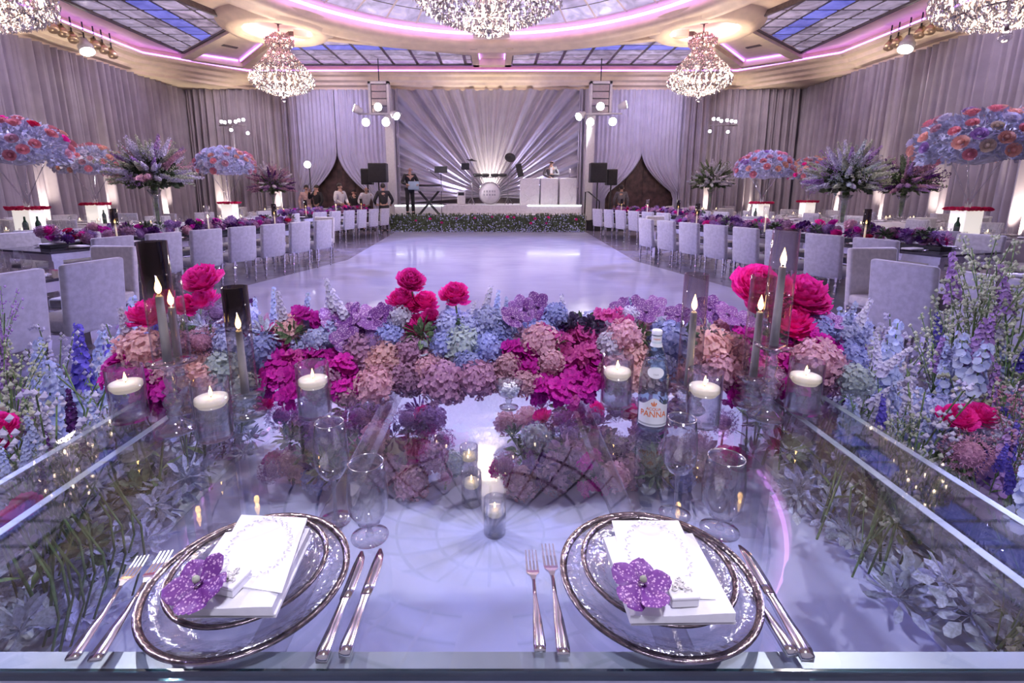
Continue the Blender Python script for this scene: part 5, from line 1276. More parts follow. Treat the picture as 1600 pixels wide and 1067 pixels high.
clump('floor arrangement of purple alliums and hydrangeas under the glass, smoked candle end', (-1.15, -0.32), (2.15, 2.7), 0.42, 1, [
 (A_, 'allium', 600, 640, 26, 2.5), (A_, 'allium', 635, 655, 24, 2.4), (A_, 'allium', 662, 672, 22, 2.35), (A_, 'allium', 560, 650, 26, 2.5), (PE, 'peony', 662, 648, 16, 2.5), (PE, 'peony', 600, 665, 12, 2.45), (A_, 'allium', 520, 665, 24, 2.5), (PE, 'peony', 415, 630, 18, 2.5), (A_, 'allium', 440, 650, 26, 2.5), (A_, 'allium', 480, 670, 24, 2.4), (H_, 'hy_green', 705, 725, 20, 2.25), (H_, 'hy_mauve', 676, 715, 24, 2.2), (H_, 'hy_pink', 643, 765, 28, 2.15), (PE, 'magenta', 650, 735, 18, 2.2), (H_, 'hy_pink', 560, 720, 28, 2.3), (H_, 'hy_mauve', 600, 740, 30, 2.25), (H_, 'hy_pink', 480, 740, 30, 2.3), (H_, 'hy_blue', 500, 765, 26, 2.2), (O_, 'magenta', 440, 710, 26, 2.3), (O_, 'magenta', 560, 690, 20, 2.4), (A_, 'allium_pink', 695, 745, 14, 2.15), (A_, 'allium', 690, 690, 24, 2.35)])
clump('floor arrangement of alliums and magenta orchids under the glass, water bottle end', (0.04, 1.05), (2.15, 2.7), 0.42, 2, [
 (A_, 'allium', 845, 628, 16, 2.55), (PE, 'peony', 848, 652, 16, 2.5), (A_, 'allium', 875, 655, 20, 2.45), (A_, 'allium', 905, 640, 22, 2.5), (A_, 'allium', 890, 680, 26, 2.35), (A_, 'allium', 930, 655, 20, 2.5), (H_, 'hy_green', 838, 685, 24, 2.35), (O_, 'magenta', 790, 730, 24, 2.2), (O_, 'orchid_pink', 810, 745, 22, 2.2), (H_, 'hy_pink', 815, 765, 26, 2.15), (H_, 'hy_mauve', 862, 740, 32, 2.2), (H_, 'hy_mauve', 900, 720, 30, 2.25), (O_, 'magenta', 925, 770, 22, 2.15), (O_, 'magenta', 920, 715, 24, 2.2), (PE, 'peony', 932, 640, 14, 2.6), (PE, 'peony', 985, 645, 16, 2.6), (A_, 'allium', 965, 700, 26, 2.35), (H_, 'hy_mauve', 980, 740, 28, 2.25), (A_, 'allium', 1130, 660, 24, 2.5), (H_, 'hy_pink', 1050, 720, 28, 2.3), (PE, 'magenta', 1150, 720, 22, 2.35), (A_, 'allium_pink', 1090, 690, 24, 2.4), (H_, 'hy_mauve', 1110, 740, 28, 2.25), (O_, 'magenta', 1040, 660, 18, 2.5), (H_, 'hy_blue', 1060, 750, 24, 2.2)])
def bed(label, sx, seed, feat):
    """wild flower bed on the floor along one side of the table"""
    r_ = random.Random(seed); cx, cy2 = sx * 1.72, 1.7
    t = thing('flower_bed', label, 'flower bed', (cx, cy2, 0)); og = (cx, cy2, 0)
    ob('soil_tray', rbox(-0.30, 0.32, -0.9, 0.9, 0.013, 0.04, 0.01, 1).mesh('soil_tray', 'leaf_silver', False), t)
    for k in range(150):      # silver and green foliage at the foot
        p = (cx + r_.uniform(-0.36, 0.36), cy2 + r_.uniform(-0.95, 0.95), r_.uniform(0.04, 0.26))
        bloom('leaf_cluster', r_.choice(['leaf_silver', 'leaf_silver', 'leaf_silver', 'leaf_blue', 'leaf_blue', 'leaf_silver', 'leaf_green']), t, p, r_.uniform(0.07, 0.15), origin=og)
    for k in range(60):      # stems, spikes and filler
        x, y = cx + r_.uniform(-0.36, 0.36), cy2 + r_.uniform(-0.95, 0.95)
        kind = r_.choice([D_, D_, D_, 'filler_sprig'])
        m_ = r_.choice(['pale_blue', 'pale_blue', 'deep_purple', 'lilac', 'hy_white', 'blue_violet']) if kind == D_ else r_.choice(['cream_bud', 'hy_white'])
        h = r_.uniform(0.38, 0.52)
        bloom(kind, m_, t, (x, y, h * 0.62 + r_.uniform(0.0, 0.12)), h * (1.0 if kind == D_ else 1.0), origin=og)
    for k in range(26):
        x, y = cx + r_.uniform(-0.3, 0.3), cy2 + r_.uniform(-0.9, 0.9); h = r_.uniform(0.4, 0.72); lx, ly = r_.uniform(-.14, .14), r_.uniform(-.14, .14)
        ob('stem', _stem, t, (x - cx, y - cy2, 0.05), (lx * 3.2, ly * 3.2, k), (1, 1, h))
    for f in feat:
        kind, m_, px, py, rp, Y = f
        p = aty(px, py, Y); r0 = rp * pxsize(py, Y)
        if kind in (D_, 'filler_sprig'): p.z -= r0 * 0.5
        bloom(kind, m_, t, p, r0, origin=og)
        zz = max(0.1, p.z - 0.05)
        ob('stem', _stem, t, (p.x - cx, p.y - cy2, 0.05), (0, 0, 0), (1, 1, zz - (0.1 if kind in (D_, 'filler_sprig') else 0)))
_stem = MB().tube([(0, 0, 0), (0.05, 0.02, 0.35), (0.07, 0.0, 0.65), (0.0, 0.0, 1)], [0.004, 0.0038, 0.0035, 0.003], 5).mesh('stem', 'stem_green')
S_ = 'filler_sprig'
bed('wild bed of pale blue and purple delphiniums beside the table, smoked candle end', -1, 11, [
 (D_, 'deep_purple', 112, 655, 90, 1.5), (D_, 'deep_purple', 78, 700, 60, 1.4), (D_, 'deep_purple', 135, 690, 60, 1.5), (D_, 'pale_blue', 150, 650, 90, 1.6), (D_, 'pale_blue', 60, 690, 90, 1.4), (D_, 'pale_blue', 165, 680, 80, 1.5), (D_, 'hy_white', 75, 660, 90, 1.5), (D_, 'pale_blue', 35, 715, 80, 1.3), (D_, 'pale_blue', 10, 740, 80, 1.3), (PE, 'peony', 4, 665, 22, 1.4), (PE, 'peony', -10, 700, 24, 1.4), (S_, 'cream_bud', 100, 720, 90, 1.4), (S_, 'cream_bud', 15, 590, 120, 1.6), (D_, 'lilac', -4, 540, 100, 1.6), (S_, 'lilac', -2, 490, 90, 1.6), (D_, 'lilac', 8, 590, 90, 1.6), (D_, 'deep_purple', 60, 760, 60, 1.3), (PE, 'peony', 20, 810, 24, 1.2), (PE, 'peony', 40, 790, 20, 1.25)])
bed('wild bed of tall lilac and cream sprigs beside the glass table, water bottle end', 1, 12, [
 (D_, 'pale_blue', 1400, 640, 100, 1.75), (D_, 'blue_violet', 1380, 660, 80, 1.65), (S_, 'cream_bud', 1395, 670, 90, 1.6), (D_, 'hy_white', 1420, 630, 80, 1.75), (H_, 'hy_pale', 1462, 640, 24, 1.75), (D_, 'pale_blue', 1445, 670, 80, 1.65), (PE, 'peony', 1495, 655, 27, 1.6), (PE, 'peony', 1532, 652, 25, 1.62), (A_, 'allium_pink', 1514, 708, 38, 1.5), (H_, 'hy_white', 1555, 672, 26, 1.6), (D_, 'blue_violet', 1572, 700, 90, 1.5), (D_, 'blue_violet', 1560, 720, 70, 1.45), (S_, 'allium_pink', 1590, 690, 110, 1.5), (S_, 'allium_pink', 1575, 640, 90, 1.6),
 (S_, 'cream_bud', 1530, 480, 150, 1.9), (S_, 'cream_bud', 1500, 500, 140, 1.95), (S_, 'cream_bud', 1560, 450, 150, 1.9), (S_, 'cream_bud', 1590, 500, 140, 1.85), (S_, 'cream_bud', 1545, 430, 130, 2.0), (S_, 'cream_bud', 1580, 570, 130, 1.75), (S_, 'cream_bud', 1470, 540, 120, 1.9),
 (D_, 'lilac', 1500, 450, 110, 1.95), (D_, 'blue_violet', 1480, 540, 100, 1.95), (D_, 'lilac', 1520, 560, 120, 1.8), (D_, 'lilac', 1540, 540, 100, 1.8), (D_, 'lilac', 1500, 590, 110, 1.8), (D_, 'lilac', 1550, 620, 100, 1.7), (D_, 'blue_violet', 1590, 560, 90, 1.75), (D_, 'lilac', 1585, 470, 110, 1.85), (D_, 'pale_blue', 1485, 570, 90, 1.85), (D_, 'lilac', 1465, 560, 80, 1.9), (D_, 'lilac', 1520, 640, 90, 1.75), (D_, 'hy_white', 1570, 520, 90, 1.85), (H_, 'hy_pale', 1495, 560, 16, 1.85),
 (D_, 'pale_blue', 1320, 640, 80, 1.9), (D_, 'hy_white', 1300, 625, 70, 1.95), (D_, 'pale_blue', 1345, 660, 70, 1.8), (D_, 'blue_violet', 1590, 760, 80, 1.35)])

# ================================================================== CHAIRS
def leg_mesh():
    mb = MB(); h = 0.39; w0, w1 = 0.026, 0.014
    prof = [(0.024, 0.39), (0.017, 0.33), (0.013, 0.30), (0.024, 0.29), (0.024, 0.27), (0.013, 0.26), (0.017, 0.20), (0.012, 0.185), (0.021, 0.175), (0.021, 0.157), (0.012, 0.147), (0.015, 0.095), (0.011, 0.08), (0.018, 0.072), (0.018, 0.058), (0.011, 0.048), (0.012, 0.012), (0.016, 0.0)]
    mb.lathe(prof[::-1], 4)
    return mb
_lg = leg_mesh().mesh('leg', 'chrome', False)
def back_mesh(m_):
    w_, th = 0.245, 0.035
    mb = rbox(-w_, w_, -th, th, 0.36, 0.92, 0.022, 2)
    mb.v = [(x, y - 0.22 - (z - 0.4) * 0.10 - 0.02 * (1 - (x / w_) ** 2), z) for x, y, z in mb.v]
    return mb.mesh('backrest', m_)
_bk = back_mesh('velvet'); _bkc = back_mesh('velvet_cream')
_se = rbox(-0.24, 0.24, -0.22, 0.25, 0.385, 0.48, 0.025, 2).mesh('seat', 'velvet'); _sec = rbox(-0.24, 0.24, -0.22, 0.25, 0.385, 0.48, 0.025, 2).mesh('seat', 'velvet_cream')
_sf = MB().box(-0.235, 0.235, -0.235, 0.245, 0.37, 0.388).mesh('seat_frame', 'chrome', False)
def make_chair(label, group, cream=False):
    t = thing('dining_chair', label, 'chair', (0, 0, 0), 0, group)
    ob('backrest', _bkc if cream else _bk, t); ob('seat', _sec if cream else _se, t); ob('seat_frame', _sf, t)
    for sx in (-1, 1):
        for sy, tl in ((-0.20, -0.10), (0.21, 0.04)):
            ob('leg', _lg, t, (sx * 0.20, sy + (-0.03 if sy < 0 else 0.0), 0), (tl * -0.6, 0, PI / 4))
    return t
proto = {}
TAKEN = []                                    # plan circles already occupied
def chair(back_xy, face, label, group, cream=False, size=1.0):
    """back_xy: plan position of the backrest; face: plan direction the sitter looks"""
    f = Vector(face).normalized(); base = Vector((back_xy[0], back_xy[1])) + f * 0.25
    rz = math.atan2(f.y, f.x) - PI / 2
    TAKEN.append((base.x, base.y, 0.36))
    if cream not in proto:
        t = make_chair(label, group, cream); t.location = (base.x, base.y, 0); t.rotation_euler = (0, 0, rz); proto[cream] = t; return t
    t = dup(proto[cream], (base.x, base.y, 0), rz, label, group)
    return t

# ================================================================== LONG DINING TABLES
_pl = MB().lathe([(0, 0.004), (0.08, 0.004), (0.10, 0.010), (0.145, 0.016), (0.150, 0.016), (0.12, 0.002), (0, 0)], 20, cap=False).mesh('plate', 'glass_plate')
_plr = MB().lathe([(0.138, 0.0155), (0.150, 0.0185), (0.153, 0.016), (0.138, 0.0135)], 20, cap=False).mesh('rim', 'rim_bronze')
_nk = rbox(-0.06, 0.06, -0.11, 0.11, 0, 0.022, 0.006, 1).mesh('napkin', 'white_cloth', False)
_gw = MB().lathe([(0.034, 0), (0.033, 0.002), (0.005, 0.008), (0.004, 0.085), (0.025, 0.105), (0.036, 0.14), (0.036, 0.17), (0.029, 0.215)], 14, cap=False).mesh('wine_glass', 'glass')
_gg = MB().lathe([(0.034, 0), (0.033, 0.002), (0.006, 0.008), (0.006, 0.03), (0.030, 0.05), (0.040, 0.09), (0.039, 0.12), (0.034, 0.165)], 14, cap=False).mesh('water_goblet', 'glass')
_tum = MB().lathe([(0, 0.004), (0.035, 0.004), (0.038, 0.0), (0.045, 0.09), (0.043, 0.09), (0.034, 0.006)], 10, cap=False).mesh('tumbler', 'glass', False)
_vg = MB().lathe([(0, 0), (0.04, 0), (0.04, 0.12), (0.037, 0.12), (0.037, 0.005)], 14, cap=False).mesh('votive_glass', 'glass')
_vw = MB().lathe([(0, 0.055), (0.034, 0.055), (0.034, 0.075), (0, 0.075)], 12, cap=False).mesh('wax', 'wax')
_vf = MB().lathe([(0, 0), (0.007, 0.008), (0.008, 0.018), (0.004, 0.034), (0, 0.046)], 8, cap=False).mesh('flame', 'flame_small')
_hc = MB().lathe([(0.045, 0), (0.045, 0.42), (0.043, 0.42), (0.043, 0)], 16, cap=False)
_hcs = _hc.mesh('chimney', 'glass_smoked'); _hcc = _hc.mesh('chimney', 'glass')
_hcb = MB().lathe([(0, 0), (0.06, 0), (0.055, 0.01), (0.02, 0.03), (0.05, 0.05), (0, 0.05)], 14, cap=False).mesh('foot', 'crystal_stem')
_hct = MB().lathe([(0, 0), (0.011, 0), (0.010, 0.22), (0, 0.22)], 10).mesh('taper', 'wax')
def small_plate(x, y, z, rz, label, group):
    t = thing('dinner_plate', label, 'plate', (x, y, z), rz, group); ob('plate_body', _pl, t); ob('rim', _plr, t)
    n = ob('napkin', _nk, None, (x, y, z + 0.008), (0, 0, rz)); tag(n, label.replace('clear plate', 'white napkin'), 'napkin', group.replace('plates', 'napkins'))
def votive(x, y, z, label, group):
    t = thing('votive_candle', label, 'candle', (x, y, z), 0, group); ob('votive_glass', _vg, t); w_ = ob('wax', _vw, t); ob('flame', _vf, w_, (0, 0, 0.078))
def hurri(x, y, z, smoked, label, group):
    t = thing('hurricane_candle', label, 'candle holder', (x, y, z), 0, group); ob('foot', _hcb, t); ob('chimney', _hcs if smoked else _hcc, t, (0, 0, 0.05)); w_ = ob('taper', _hct, t, (0, 0, 0.05)); ob('flame', _vf, w_, (0, 0, 0.225), sc=1.3)
def glasses(x, y, z, d, nn, label, group, n=3):
    for k in range(n):
        p = Vector((x, y)) + d * (-0.08 + 0.085 * k) + nn * (0.05 * (k % 2))
        o = ob(('wine_glass', 'water_goblet', 'tumbler')[k % 3], (_gw, _gg, _tum)[k % 3], None, (p.x, p.y, z))
        tag(o, ('tall wine glass ', 'short stemmed goblet ', 'low glass tumbler ')[k % 3] + label, 'glass', ('wine glasses ', 'goblets ', 'tumblers ')[k % 3] + label)
RUN = [(H_, 'hy_mauve'), (H_, 'hy_mauve'), (A_, 'allium'), (A_, 'allium'), (PE, 'peony'), ('rose', 'magenta'), (H_, 'hy_pink'), (A_, 'allium'), ('rose', 'rose_red'), (V_, 'vanda'), ('dahlia', 'deep_purple'), (A_, 'allium'), ('dahlia', 'deep_purple'), (V_, 'vanda'), ('dahlia', 'lilac'), (O_, 'magenta')]
def long_table(sidename, which, row0, d, n_out, sp, sgn, other=True, endchair=None, runner=(0.1, 0.95), seats_far=None):
    """row0: plan position of the first chair back on the dance-floor side; d: row direction; sgn: -1 keyboard side, +1 booth side"""
    d = Vector(d).normalized(); nn = Vector((-d.y, d.x)) if sgn < 0 else Vector((d.y, -d.x))     # away from the dance floor
    row0 = Vector(row0); L_ = n_out * sp + 0.25
    ctr = row0 + d * ((n_out - 1) * sp / 2) + nn * 0.92
    rz = math.atan2(d.y, d.x)
    t = thing('dining_table', 'long dark mirrored dining table ' + which + ' ' + sidename, 'table', (ctr.x, ctr.y, 0), rz)
    ob('table_top', rbox(-L_ / 2, L_ / 2, -0.52, 0.52, 0.735, TT, 0.004, 1).mesh('table_top', 'dark_mirror', False), t)
    ob('apron', MB().box(-L_ / 2 + 0.03, L_ / 2 - 0.03, -0.49, 0.49, 0.65, 0.735).mesh('apron', 'chrome', False), t)
    for sx in (-1, 1):
        for sy in (-1, 1): ob('leg', MB().box(sx * (L_ / 2 - 0.1) - 0.05, sx * (L_ / 2 - 0.1) + 0.05, sy * 0.42 - 0.05, sy * 0.42 + 0.05, 0, 0.65).mesh('leg', 'chrome', False), t)
    tail = which + ' ' + sidename
    for k in range(n_out):
        b = row0 + d * (k * sp); on = ['first', 'second', 'third', 'fourth', 'fifth', 'sixth', 'seventh', 'eighth'][n_out - 1 - k] + ' from stage'
        jit = R(rnd.uniform(-4, 4)); f = Vector((nn.x * cos(jit) - nn.y * sin(jit), nn.x * sin(jit) + nn.y * cos(jit)))
        chair(b, f, 'grey velvet chair backing the dance floor, ' + on + ', ' + tail, 'dance floor side chairs ' + tail)
        c = b + nn * 0.62
        small_plate(c.x, c.y, TT + 0.001, rz, 'clear plate, dance floor side, ' + on + ', ' + tail, 'plates dance floor side ' + tail)
        g = b + nn * 0.84 + d * 0.2; glasses(g.x, g.y, TT + 0.001, d, nn, 'on the long table ' + tail, tail)
        if other:
            c = b + nn * 1.22; small_plate(c.x, c.y, TT + 0.001, rz, 'clear plate, drape side, ' + on + ', ' + tail, 'plates drape side ' + tail)
            chair(b + nn * 1.84, -f, 'grey velvet chair facing the dance floor, ' + on + ', ' + tail, 'drape side chairs ' + tail)
            g = b + nn * 1.05 + d * 0.2; glasses(g.x, g.y, TT + 0.001, d, nn, 'on the long table ' + tail, tail, 2)
    if endchair: chair(endchair[0], endchair[1], 'cream velvet chair at the end, long table ' + tail, 'end chairs ' + tail, True)
    # runner
    if runner:
        t = thing('flower_runner', 'low runner of purple and pink blooms, long table ' + tail, 'flower arrangement', (ctr.x, ctr.y, TT)); og = (ctr.x, ctr.y, TT)
        NB = int(L_ * (runner[1] - runner[0]) * 27)
        ob('tray', rbox(L_ * (runner[0] - 0.5), L_ * (runner[1] - 0.5), -0.1, 0.1, 0.001, 0.05, 0.004, 1).mesh('tray', 'trough_black', False), t, (0, 0, 0), (0, 0, rz))
        for k in range(NB):
            u = (runner[0] + (runner[1] - runner[0]) * (k + rnd.random()) / NB - 0.5) * L_; v = rnd.uniform(-0.15, 0.15)
            p = ctr + d * u + nn * v; kind, m_ = rnd.choice(RUN)
            z = TT + 0.08 + 0.17 * rnd.random() * (1 - abs(v) / 0.22)
            bloom(kind, m_, t, (p.x, p.y, z), rnd.uniform(0.06, 0.085), origin=og)
        for k in range(NB // 3):
            u = (runner[0] + (runner[1] - runner[0]) * rnd.random() - 0.5) * L_; p = ctr + d * u + nn * rnd.uniform(-0.12, 0.12)
            bloom('leaf_cluster', rnd.choice(['leaf_green', 'deep_purple', 'hy_mauve']), t, (p.x, p.y, TT + rnd.uniform(0.08, 0.2)), 0.11, origin=og)
        for k in range(3):
            u = (runner[0] + (runner[1] - runner[0]) * (k + 0.5) / 3 - 0.5) * L_; p = ctr + d * u - nn * 0.24; q = ctr + d * (u + 0.35) + nn * 0.24
            hurri(p.x, p.y, TT + 0.001, k % 2 == 0, 'hurricane candle beside the flower runner, long table ' + tail, 'hurricane candles ' + tail)
            votive(q.x, q.y, TT + 0.001, 'small votive candle, long table ' + tail, 'votives ' + tail)
    for k in range(int(L_ / 0.5) + 1):
        q = ctr + d * (-L_ / 2 + 0.5 * k); TAKEN.append((q.x, q.y, 0.5))
    return ctr, d, nn
KS, BS = 'keyboard side', 'booth side'
long_table(KS, 'by the glass table,', (-3.41, 2.63), (0.17, 0.985), 3, 0.62, -1, True, ((-3.85, 4.92), (-0.15, -1)), None)
long_table(BS, 'by the glass table,', (3.36, 2.53), (-0.17, 0.985), 3, 0.62, 1, True, ((3.66, 4.75), (0.1, -1)), None)
long_table(KS, 'mid-room,', (-4.66, 5.98), (0.34, 0.94), 7, 0.64, -1, True, ((-3.72, 10.75), (-0.35, -0.93)), (0.05, 0.95))
long_table(BS, 'mid-room,', (4.42, 5.72), (-0.31, 0.95), 8, 0.64, 1, True, ((3.6, 11.2), (0.35, -0.93)), (0.05, 0.95))
long_table(KS, 'by the stage,', (-4.75, 13.4), (0.32, 0.95), 6, 0.66, -1, True, None, (0.02, 0.98))
long_table(BS, 'by the stage,', (4.35, 12.9), (-0.33, 0.95), 6, 0.66, 1, True, None, (0.02, 0.98))

# ================================================================== ROUND TABLES AND TALL CENTREPIECES
def cloth_mesh():
    mb = MB(); n = 48
    ring = [(0.0, TT, 0), (0.88, TT, 0), (0.90, TT - 0.015, 0), (0.91, 0.5, 0.02), (0.94, 0.25, 0.04), (0.97, 0.03, 0.055)]
    v = []
    for (r, z, a) in ring:
        for k in range(n):
            t = 2 * PI * k / n; rr_ = r + a * sin(t * 12); v.append((rr_ * cos(t), rr_ * sin(t), z))
    mb.add(v, [(i * n + k, i * n + (k + 1) % n, (i + 1) * n + (k + 1) % n, (i + 1) * n + k) for i in range(len(ring) - 1) for k in range(n)])
    return mb.mesh('tablecloth', 'satin_cloth')
_cl = cloth_mesh()
_tt = MB().lathe([(0, 0.70), (0.87, 0.70), (0.87, 0.752), (0, 0.752)], 32).mesh('table_top', 'dark_wood'); _tp = MB().lathe([(0.30, 0.0), (0.28, 0.03), (0.05, 0.08), (0.05, 0.70)], 16).mesh('pedestal', 'grey_metal')
def round_table(x, y, tail, nseat, a0):
    t = thing('round_table', 'round dining table under ' + tail, 'table', (x, y, 0)); ob('table_top', _tt, t); ob('pedestal', _tp, t)
    tag(ob('tablecloth', _cl, None, (x, y, 0.004)), 'mauve-grey satin cloth on the round table under ' + tail, 'tablecloth')
    for k in range(8):
        a = a0 + 2 * PI * k / 8; e = Vector((cos(a), sin(a)))
        small_plate(x + 0.68 * e.x, y + 0.68 * e.y, TT + 0.006, a, 'clear plate on the round table under ' + tail, 'plates under ' + tail)
        s_ = Vector((-e.y, e.x)); glasses(x + 0.47 * e.x, y + 0.47 * e.y, TT + 0.006, s_, e, 'on the round table under ' + tail, tail, 3)
    for k in range(nseat):
        a = a0 + 2 * PI * k / 8; e = Vector((cos(a), sin(a))); bx_, by_ = x + 1.28 * e.x, y + 1.28 * e.y
        if any(math.hypot(bx_ - q[0], by_ - q[1]) < 0.38 + q[2] for q in TAKEN) or any(0.1 < math.hypot(x - c.x, y - c.y) and math.hypot(bx_ - c.x, by_ - c.y) < 1.38 for c in CPOS): continue
        chair((x + 1.53 * e.x, y + 1.53 * e.y), -e, 'grey velvet chair at the round table under ' + tail, 'chairs under ' + tail)
    for k in range(4):
        a = a0 + 0.4 + PI / 2 * k; votive(x + 0.32 * cos(a), y + 0.32 * sin(a), TT + 0.006, 'votive candle on the round table under ' + tail, 'votives under ' + tail)
_wb = rbox(-0.14, 0.14, -0.14, 0.14, 0.0, 0.40, 0.006, 1).mesh('light_box', 'acrylic_white', False)
_bl = {}
def foliage_stuff(key, R0, zs, N, size, seed, kind):
    """many small leaves over a flattened dome, one joined part"""
    if key in _bl: return _bl[key]
    r_ = random.Random(seed); mb = MB()
    for d in fib(N, -0.55):
        d2 = (d + Vector((r_.uniform(-.25, .25), r_.uniform(-.25, .25), r_.uniform(-.25, .25)))).normalized()
        c = Vector((d.x, d.y, d.z * zs)) * R0 * r_.uniform(0.78, 1.06)
        s_ = size * r_.uniform(0.7, 1.3); side = d2.cross(Vector((r_.uniform(-1, 1), r_.uniform(-1, 1), r_.uniform(-1, 1)))).normalized() * s_ * 0.34
        mb.add([c, c + d2 * s_ * 0.5 + side, c + d2 * s_, c + d2 * s_ * 0.5 - side], [(0, 1, 2, 3)])
    ball(mb, R0 * 0.72, 2, (0, 0, 0), 0, zs)
    _bl[key] = mb
    return mb
_fo = foliage_stuff('dome', 0.585, 0.62, 1500, 0.085, 4, 0).mesh('blue_foliage', 'leaf_blue', False)
def centrepiece(x, y, z, R0, tail, cols, seed, box=True):
    r_ = random.Random(seed)
    t = thing('tall_centrepiece', 'tall dome of ' + tail, 'flower arrangement', (x, y, TT + 0.006))
    zc = z - TT
    ob('light_box', _wb, t, label='glowing white box')
    mb = MB()
    for k in range(4):
        a = PI / 2 * k + 0.5
        mb.tube([(0.02 * cos(a), 0.02 * sin(a), 0.40), (0.05 * cos(a), 0.05 * sin(a), 0.62), (0.30 * cos(a), 0.30 * sin(a), zc - 0.25)], 0.012, 6)
    ob('clear_stand', mb.mesh('clear_stand', 'crystal_stem'), t)
    for k in range(22):
        a = 2 * PI * k / 22; q = 1 / max(abs(cos(a)), abs(sin(a))); bloom('rose', 'rose_red', t, (0.19 * q * cos(a), 0.19 * q * sin(a), 0.41), 0.055)
    ob('blue_foliage', _fo, t, (0, 0, zc), (0, 0, r_.random() * 6), R0 / 0.66, kind='stuff')
    for i, d in enumerate(fib(92, -0.42)):
        if r_.random() < 0.28: continue
        c = Vector((d.x, d.y, d.z * 0.62)) * R0 * r_.uniform(0.98, 1.06); c.z += zc
        q = frame((d + Vector((0, 0, 0.3))).normalized(), r_.random() * 6).to_euler()
        bloom('rose', r_.choice(cols), t, c, r_.uniform(0.06, 0.085) * R0 / 0.62, rot=q)
_ws = {}
def wild(x, y, z, R0, tail, mats, seed):
    """loose spray of long stems in a clear vase"""
    r_ = random.Random(seed)
    t = thing('wild_centrepiece', 'tall loose spray of ' + tail, 'flower arrangement', (x, y, TT + 0.006)); zc = z - TT
    ob('glass_vase', MB().lathe([(0, 0.0), (0.10, 0.0), (0.07, 0.1), (0.06, zc * 0.5), (0.13, zc - 0.35), (0.12, zc - 0.35), (0.05, zc * 0.5), (0, 0.02)], 20, cap=False).mesh('glass_vase', 'crystal_stem'), t)
    ob('stem_bundle', MB().tube([(0, 0, 0.1), (0, 0, zc - 0.3)], [0.03, 0.06], 8).mesh('stem_bundle', 'stem_green'), t)
    ob('foliage', foliage_stuff('w%d' % seed, 0.42, 0.75, 420, 0.16, seed, 0).mesh('foliage', 'leaf_green', False), t, (0, 0, zc - 0.1), sc=R0 / 0.8, kind='stuff')
    for d in fib(92, -0.42):
        d = (d + Vector((r_.uniform(-.15, .15), r_.uniform(-.15, .15), r_.uniform(-.1, .2)))).normalized()
        if d.z < 0: d.z *= 0.6; d.normalize()
        q = d.to_track_quat('Z', 'Y').to_euler(); ln = R0 * r_.uniform(0.62, 0.9)
        o = bloom(D_ if r_.random() < 0.75 else S_, r_.choice(mats), t, d * (R0 * 0.28) + Vector((0, 0, zc - 0.1)), ln, rot=q)
BP = ['rose_coral', 'rose_peach', 'hy_pink', 'rose_coral', 'hy_white', 'rose_cream', 'rose_coral', 'peony']
BP2 = ['rose_coral', 'hy_pink', 'rose_peach', 'rose_coral', 'hy_white', 'rose_peach', 'hy_pink', 'hy_white']
BP3 = ['rose_peach', 'rose_coral', 'rose_peach', 'rose_cream', 'hy_pink', 'lilac', 'hy_white', 'rose_coral']
CP = [ # kind, px, py, distance, radius, description, short name, blooms, seats
 ('c', 26, 232, 7.9, 0.70, 'blue foliage with coral and red roses, closest to the keyboard side chairs', 'coral and red rose dome', BP + ['rose_red'], 8),
 ('c', 140, 256, 10.8, 0.62, 'blue foliage and pink roses, beside the keyboard side wall drape', 'pink rose dome by the wall drape', BP2 + ['rose_coral'], 8),
 ('w', 237, 268, 9.6, 0.74, 'white and lilac spikes on the keyboard side', 'white and lilac spray', ['hy_white', 'cream_bud', 'hy_white', 'lilac', 'hy_white', 'cream_bud', 'hy_pink'], 8),
 ('c', 352, 258, 11.9, 0.63, 'pale blue and pink blooms below the T-bar lamps, keyboard side', 'pale blue dome, keyboard side', BP2, 8),
 ('w', 425, 286, 17.0, 0.72, 'dusky mauve spikes near the keyboard side doorway', 'dusky mauve spray by the doorway', ['hy_mauve', 'deep_purple', 'hy_mauve', 'hy_white', 'allium'], 8),
 ('w', 1112, 280, 17.6, 0.72, 'grey-white and dark spikes near the booth side doorway', 'grey-white spray by the doorway', ['hy_white', 'leaf_green', 'hy_white', 'leaf_silver', 'leaf_green'], 8),
 ('c', 1195, 264, 12.0, 0.64, 'lavender and coral blooms below the T-bar lamps, booth side', 'lavender dome, booth side', BP2 + ['lilac'], 8),
 ('c', 1268, 268, 13.6, 0.58, 'pink and blue blooms half hidden behind the cream spray, booth side', 'half-hidden pink dome, booth side', BP, 8),
 ('w', 1325, 276, 9.5, 0.70, 'cream and green sprigs on the booth side', 'cream and green spray', ['cream_bud', 'hy_green', 'cream_bud', 'hy_white', 'hy_green', 'hy_white', 'lilac'], 8),
 ('w', 1415, 282, 11.6, 0.68, 'dusky purple sprigs on the booth side', 'dusky purple spray', ['hy_mauve', 'lilac', 'deep_purple', 'hy_mauve', 'leaf_green'], 8),
 ('c', 1530, 226, 7.6, 0.80, 'blue foliage with peach and coral roses, closest to the booth side chairs', 'peach rose dome', BP3, 8)]
CPOS = []
TAKEN += [(at_(px, Y), Y, 0.45) for px, Y in ((531, 18.2), (600, 17.9), (571, 18.9), (553, 19.4), (479, 18.6), (495, 18.4), (971, 20.0))]
for (k, px, py, t_, R0, tail, short, mats, ns) in CP:
    r0 = _ray(px, py); CPOS.append(Vector((r0[0] * t_, r0[1] * t_, EYE + r0[2] * t_)))
for i, (k, px, py, t_, R0, tail, short, mats, ns) in enumerate(CP):
    p = CPOS[i]
    round_table(p.x, p.y, 'the ' + short, ns, 0.3 * i)
    if k == 'c': centrepiece(p.x, p.y, p.z, R0, tail, mats, 20 + i)
    else: wild(p.x, p.y, p.z, R0, tail, mats, 40 + i)
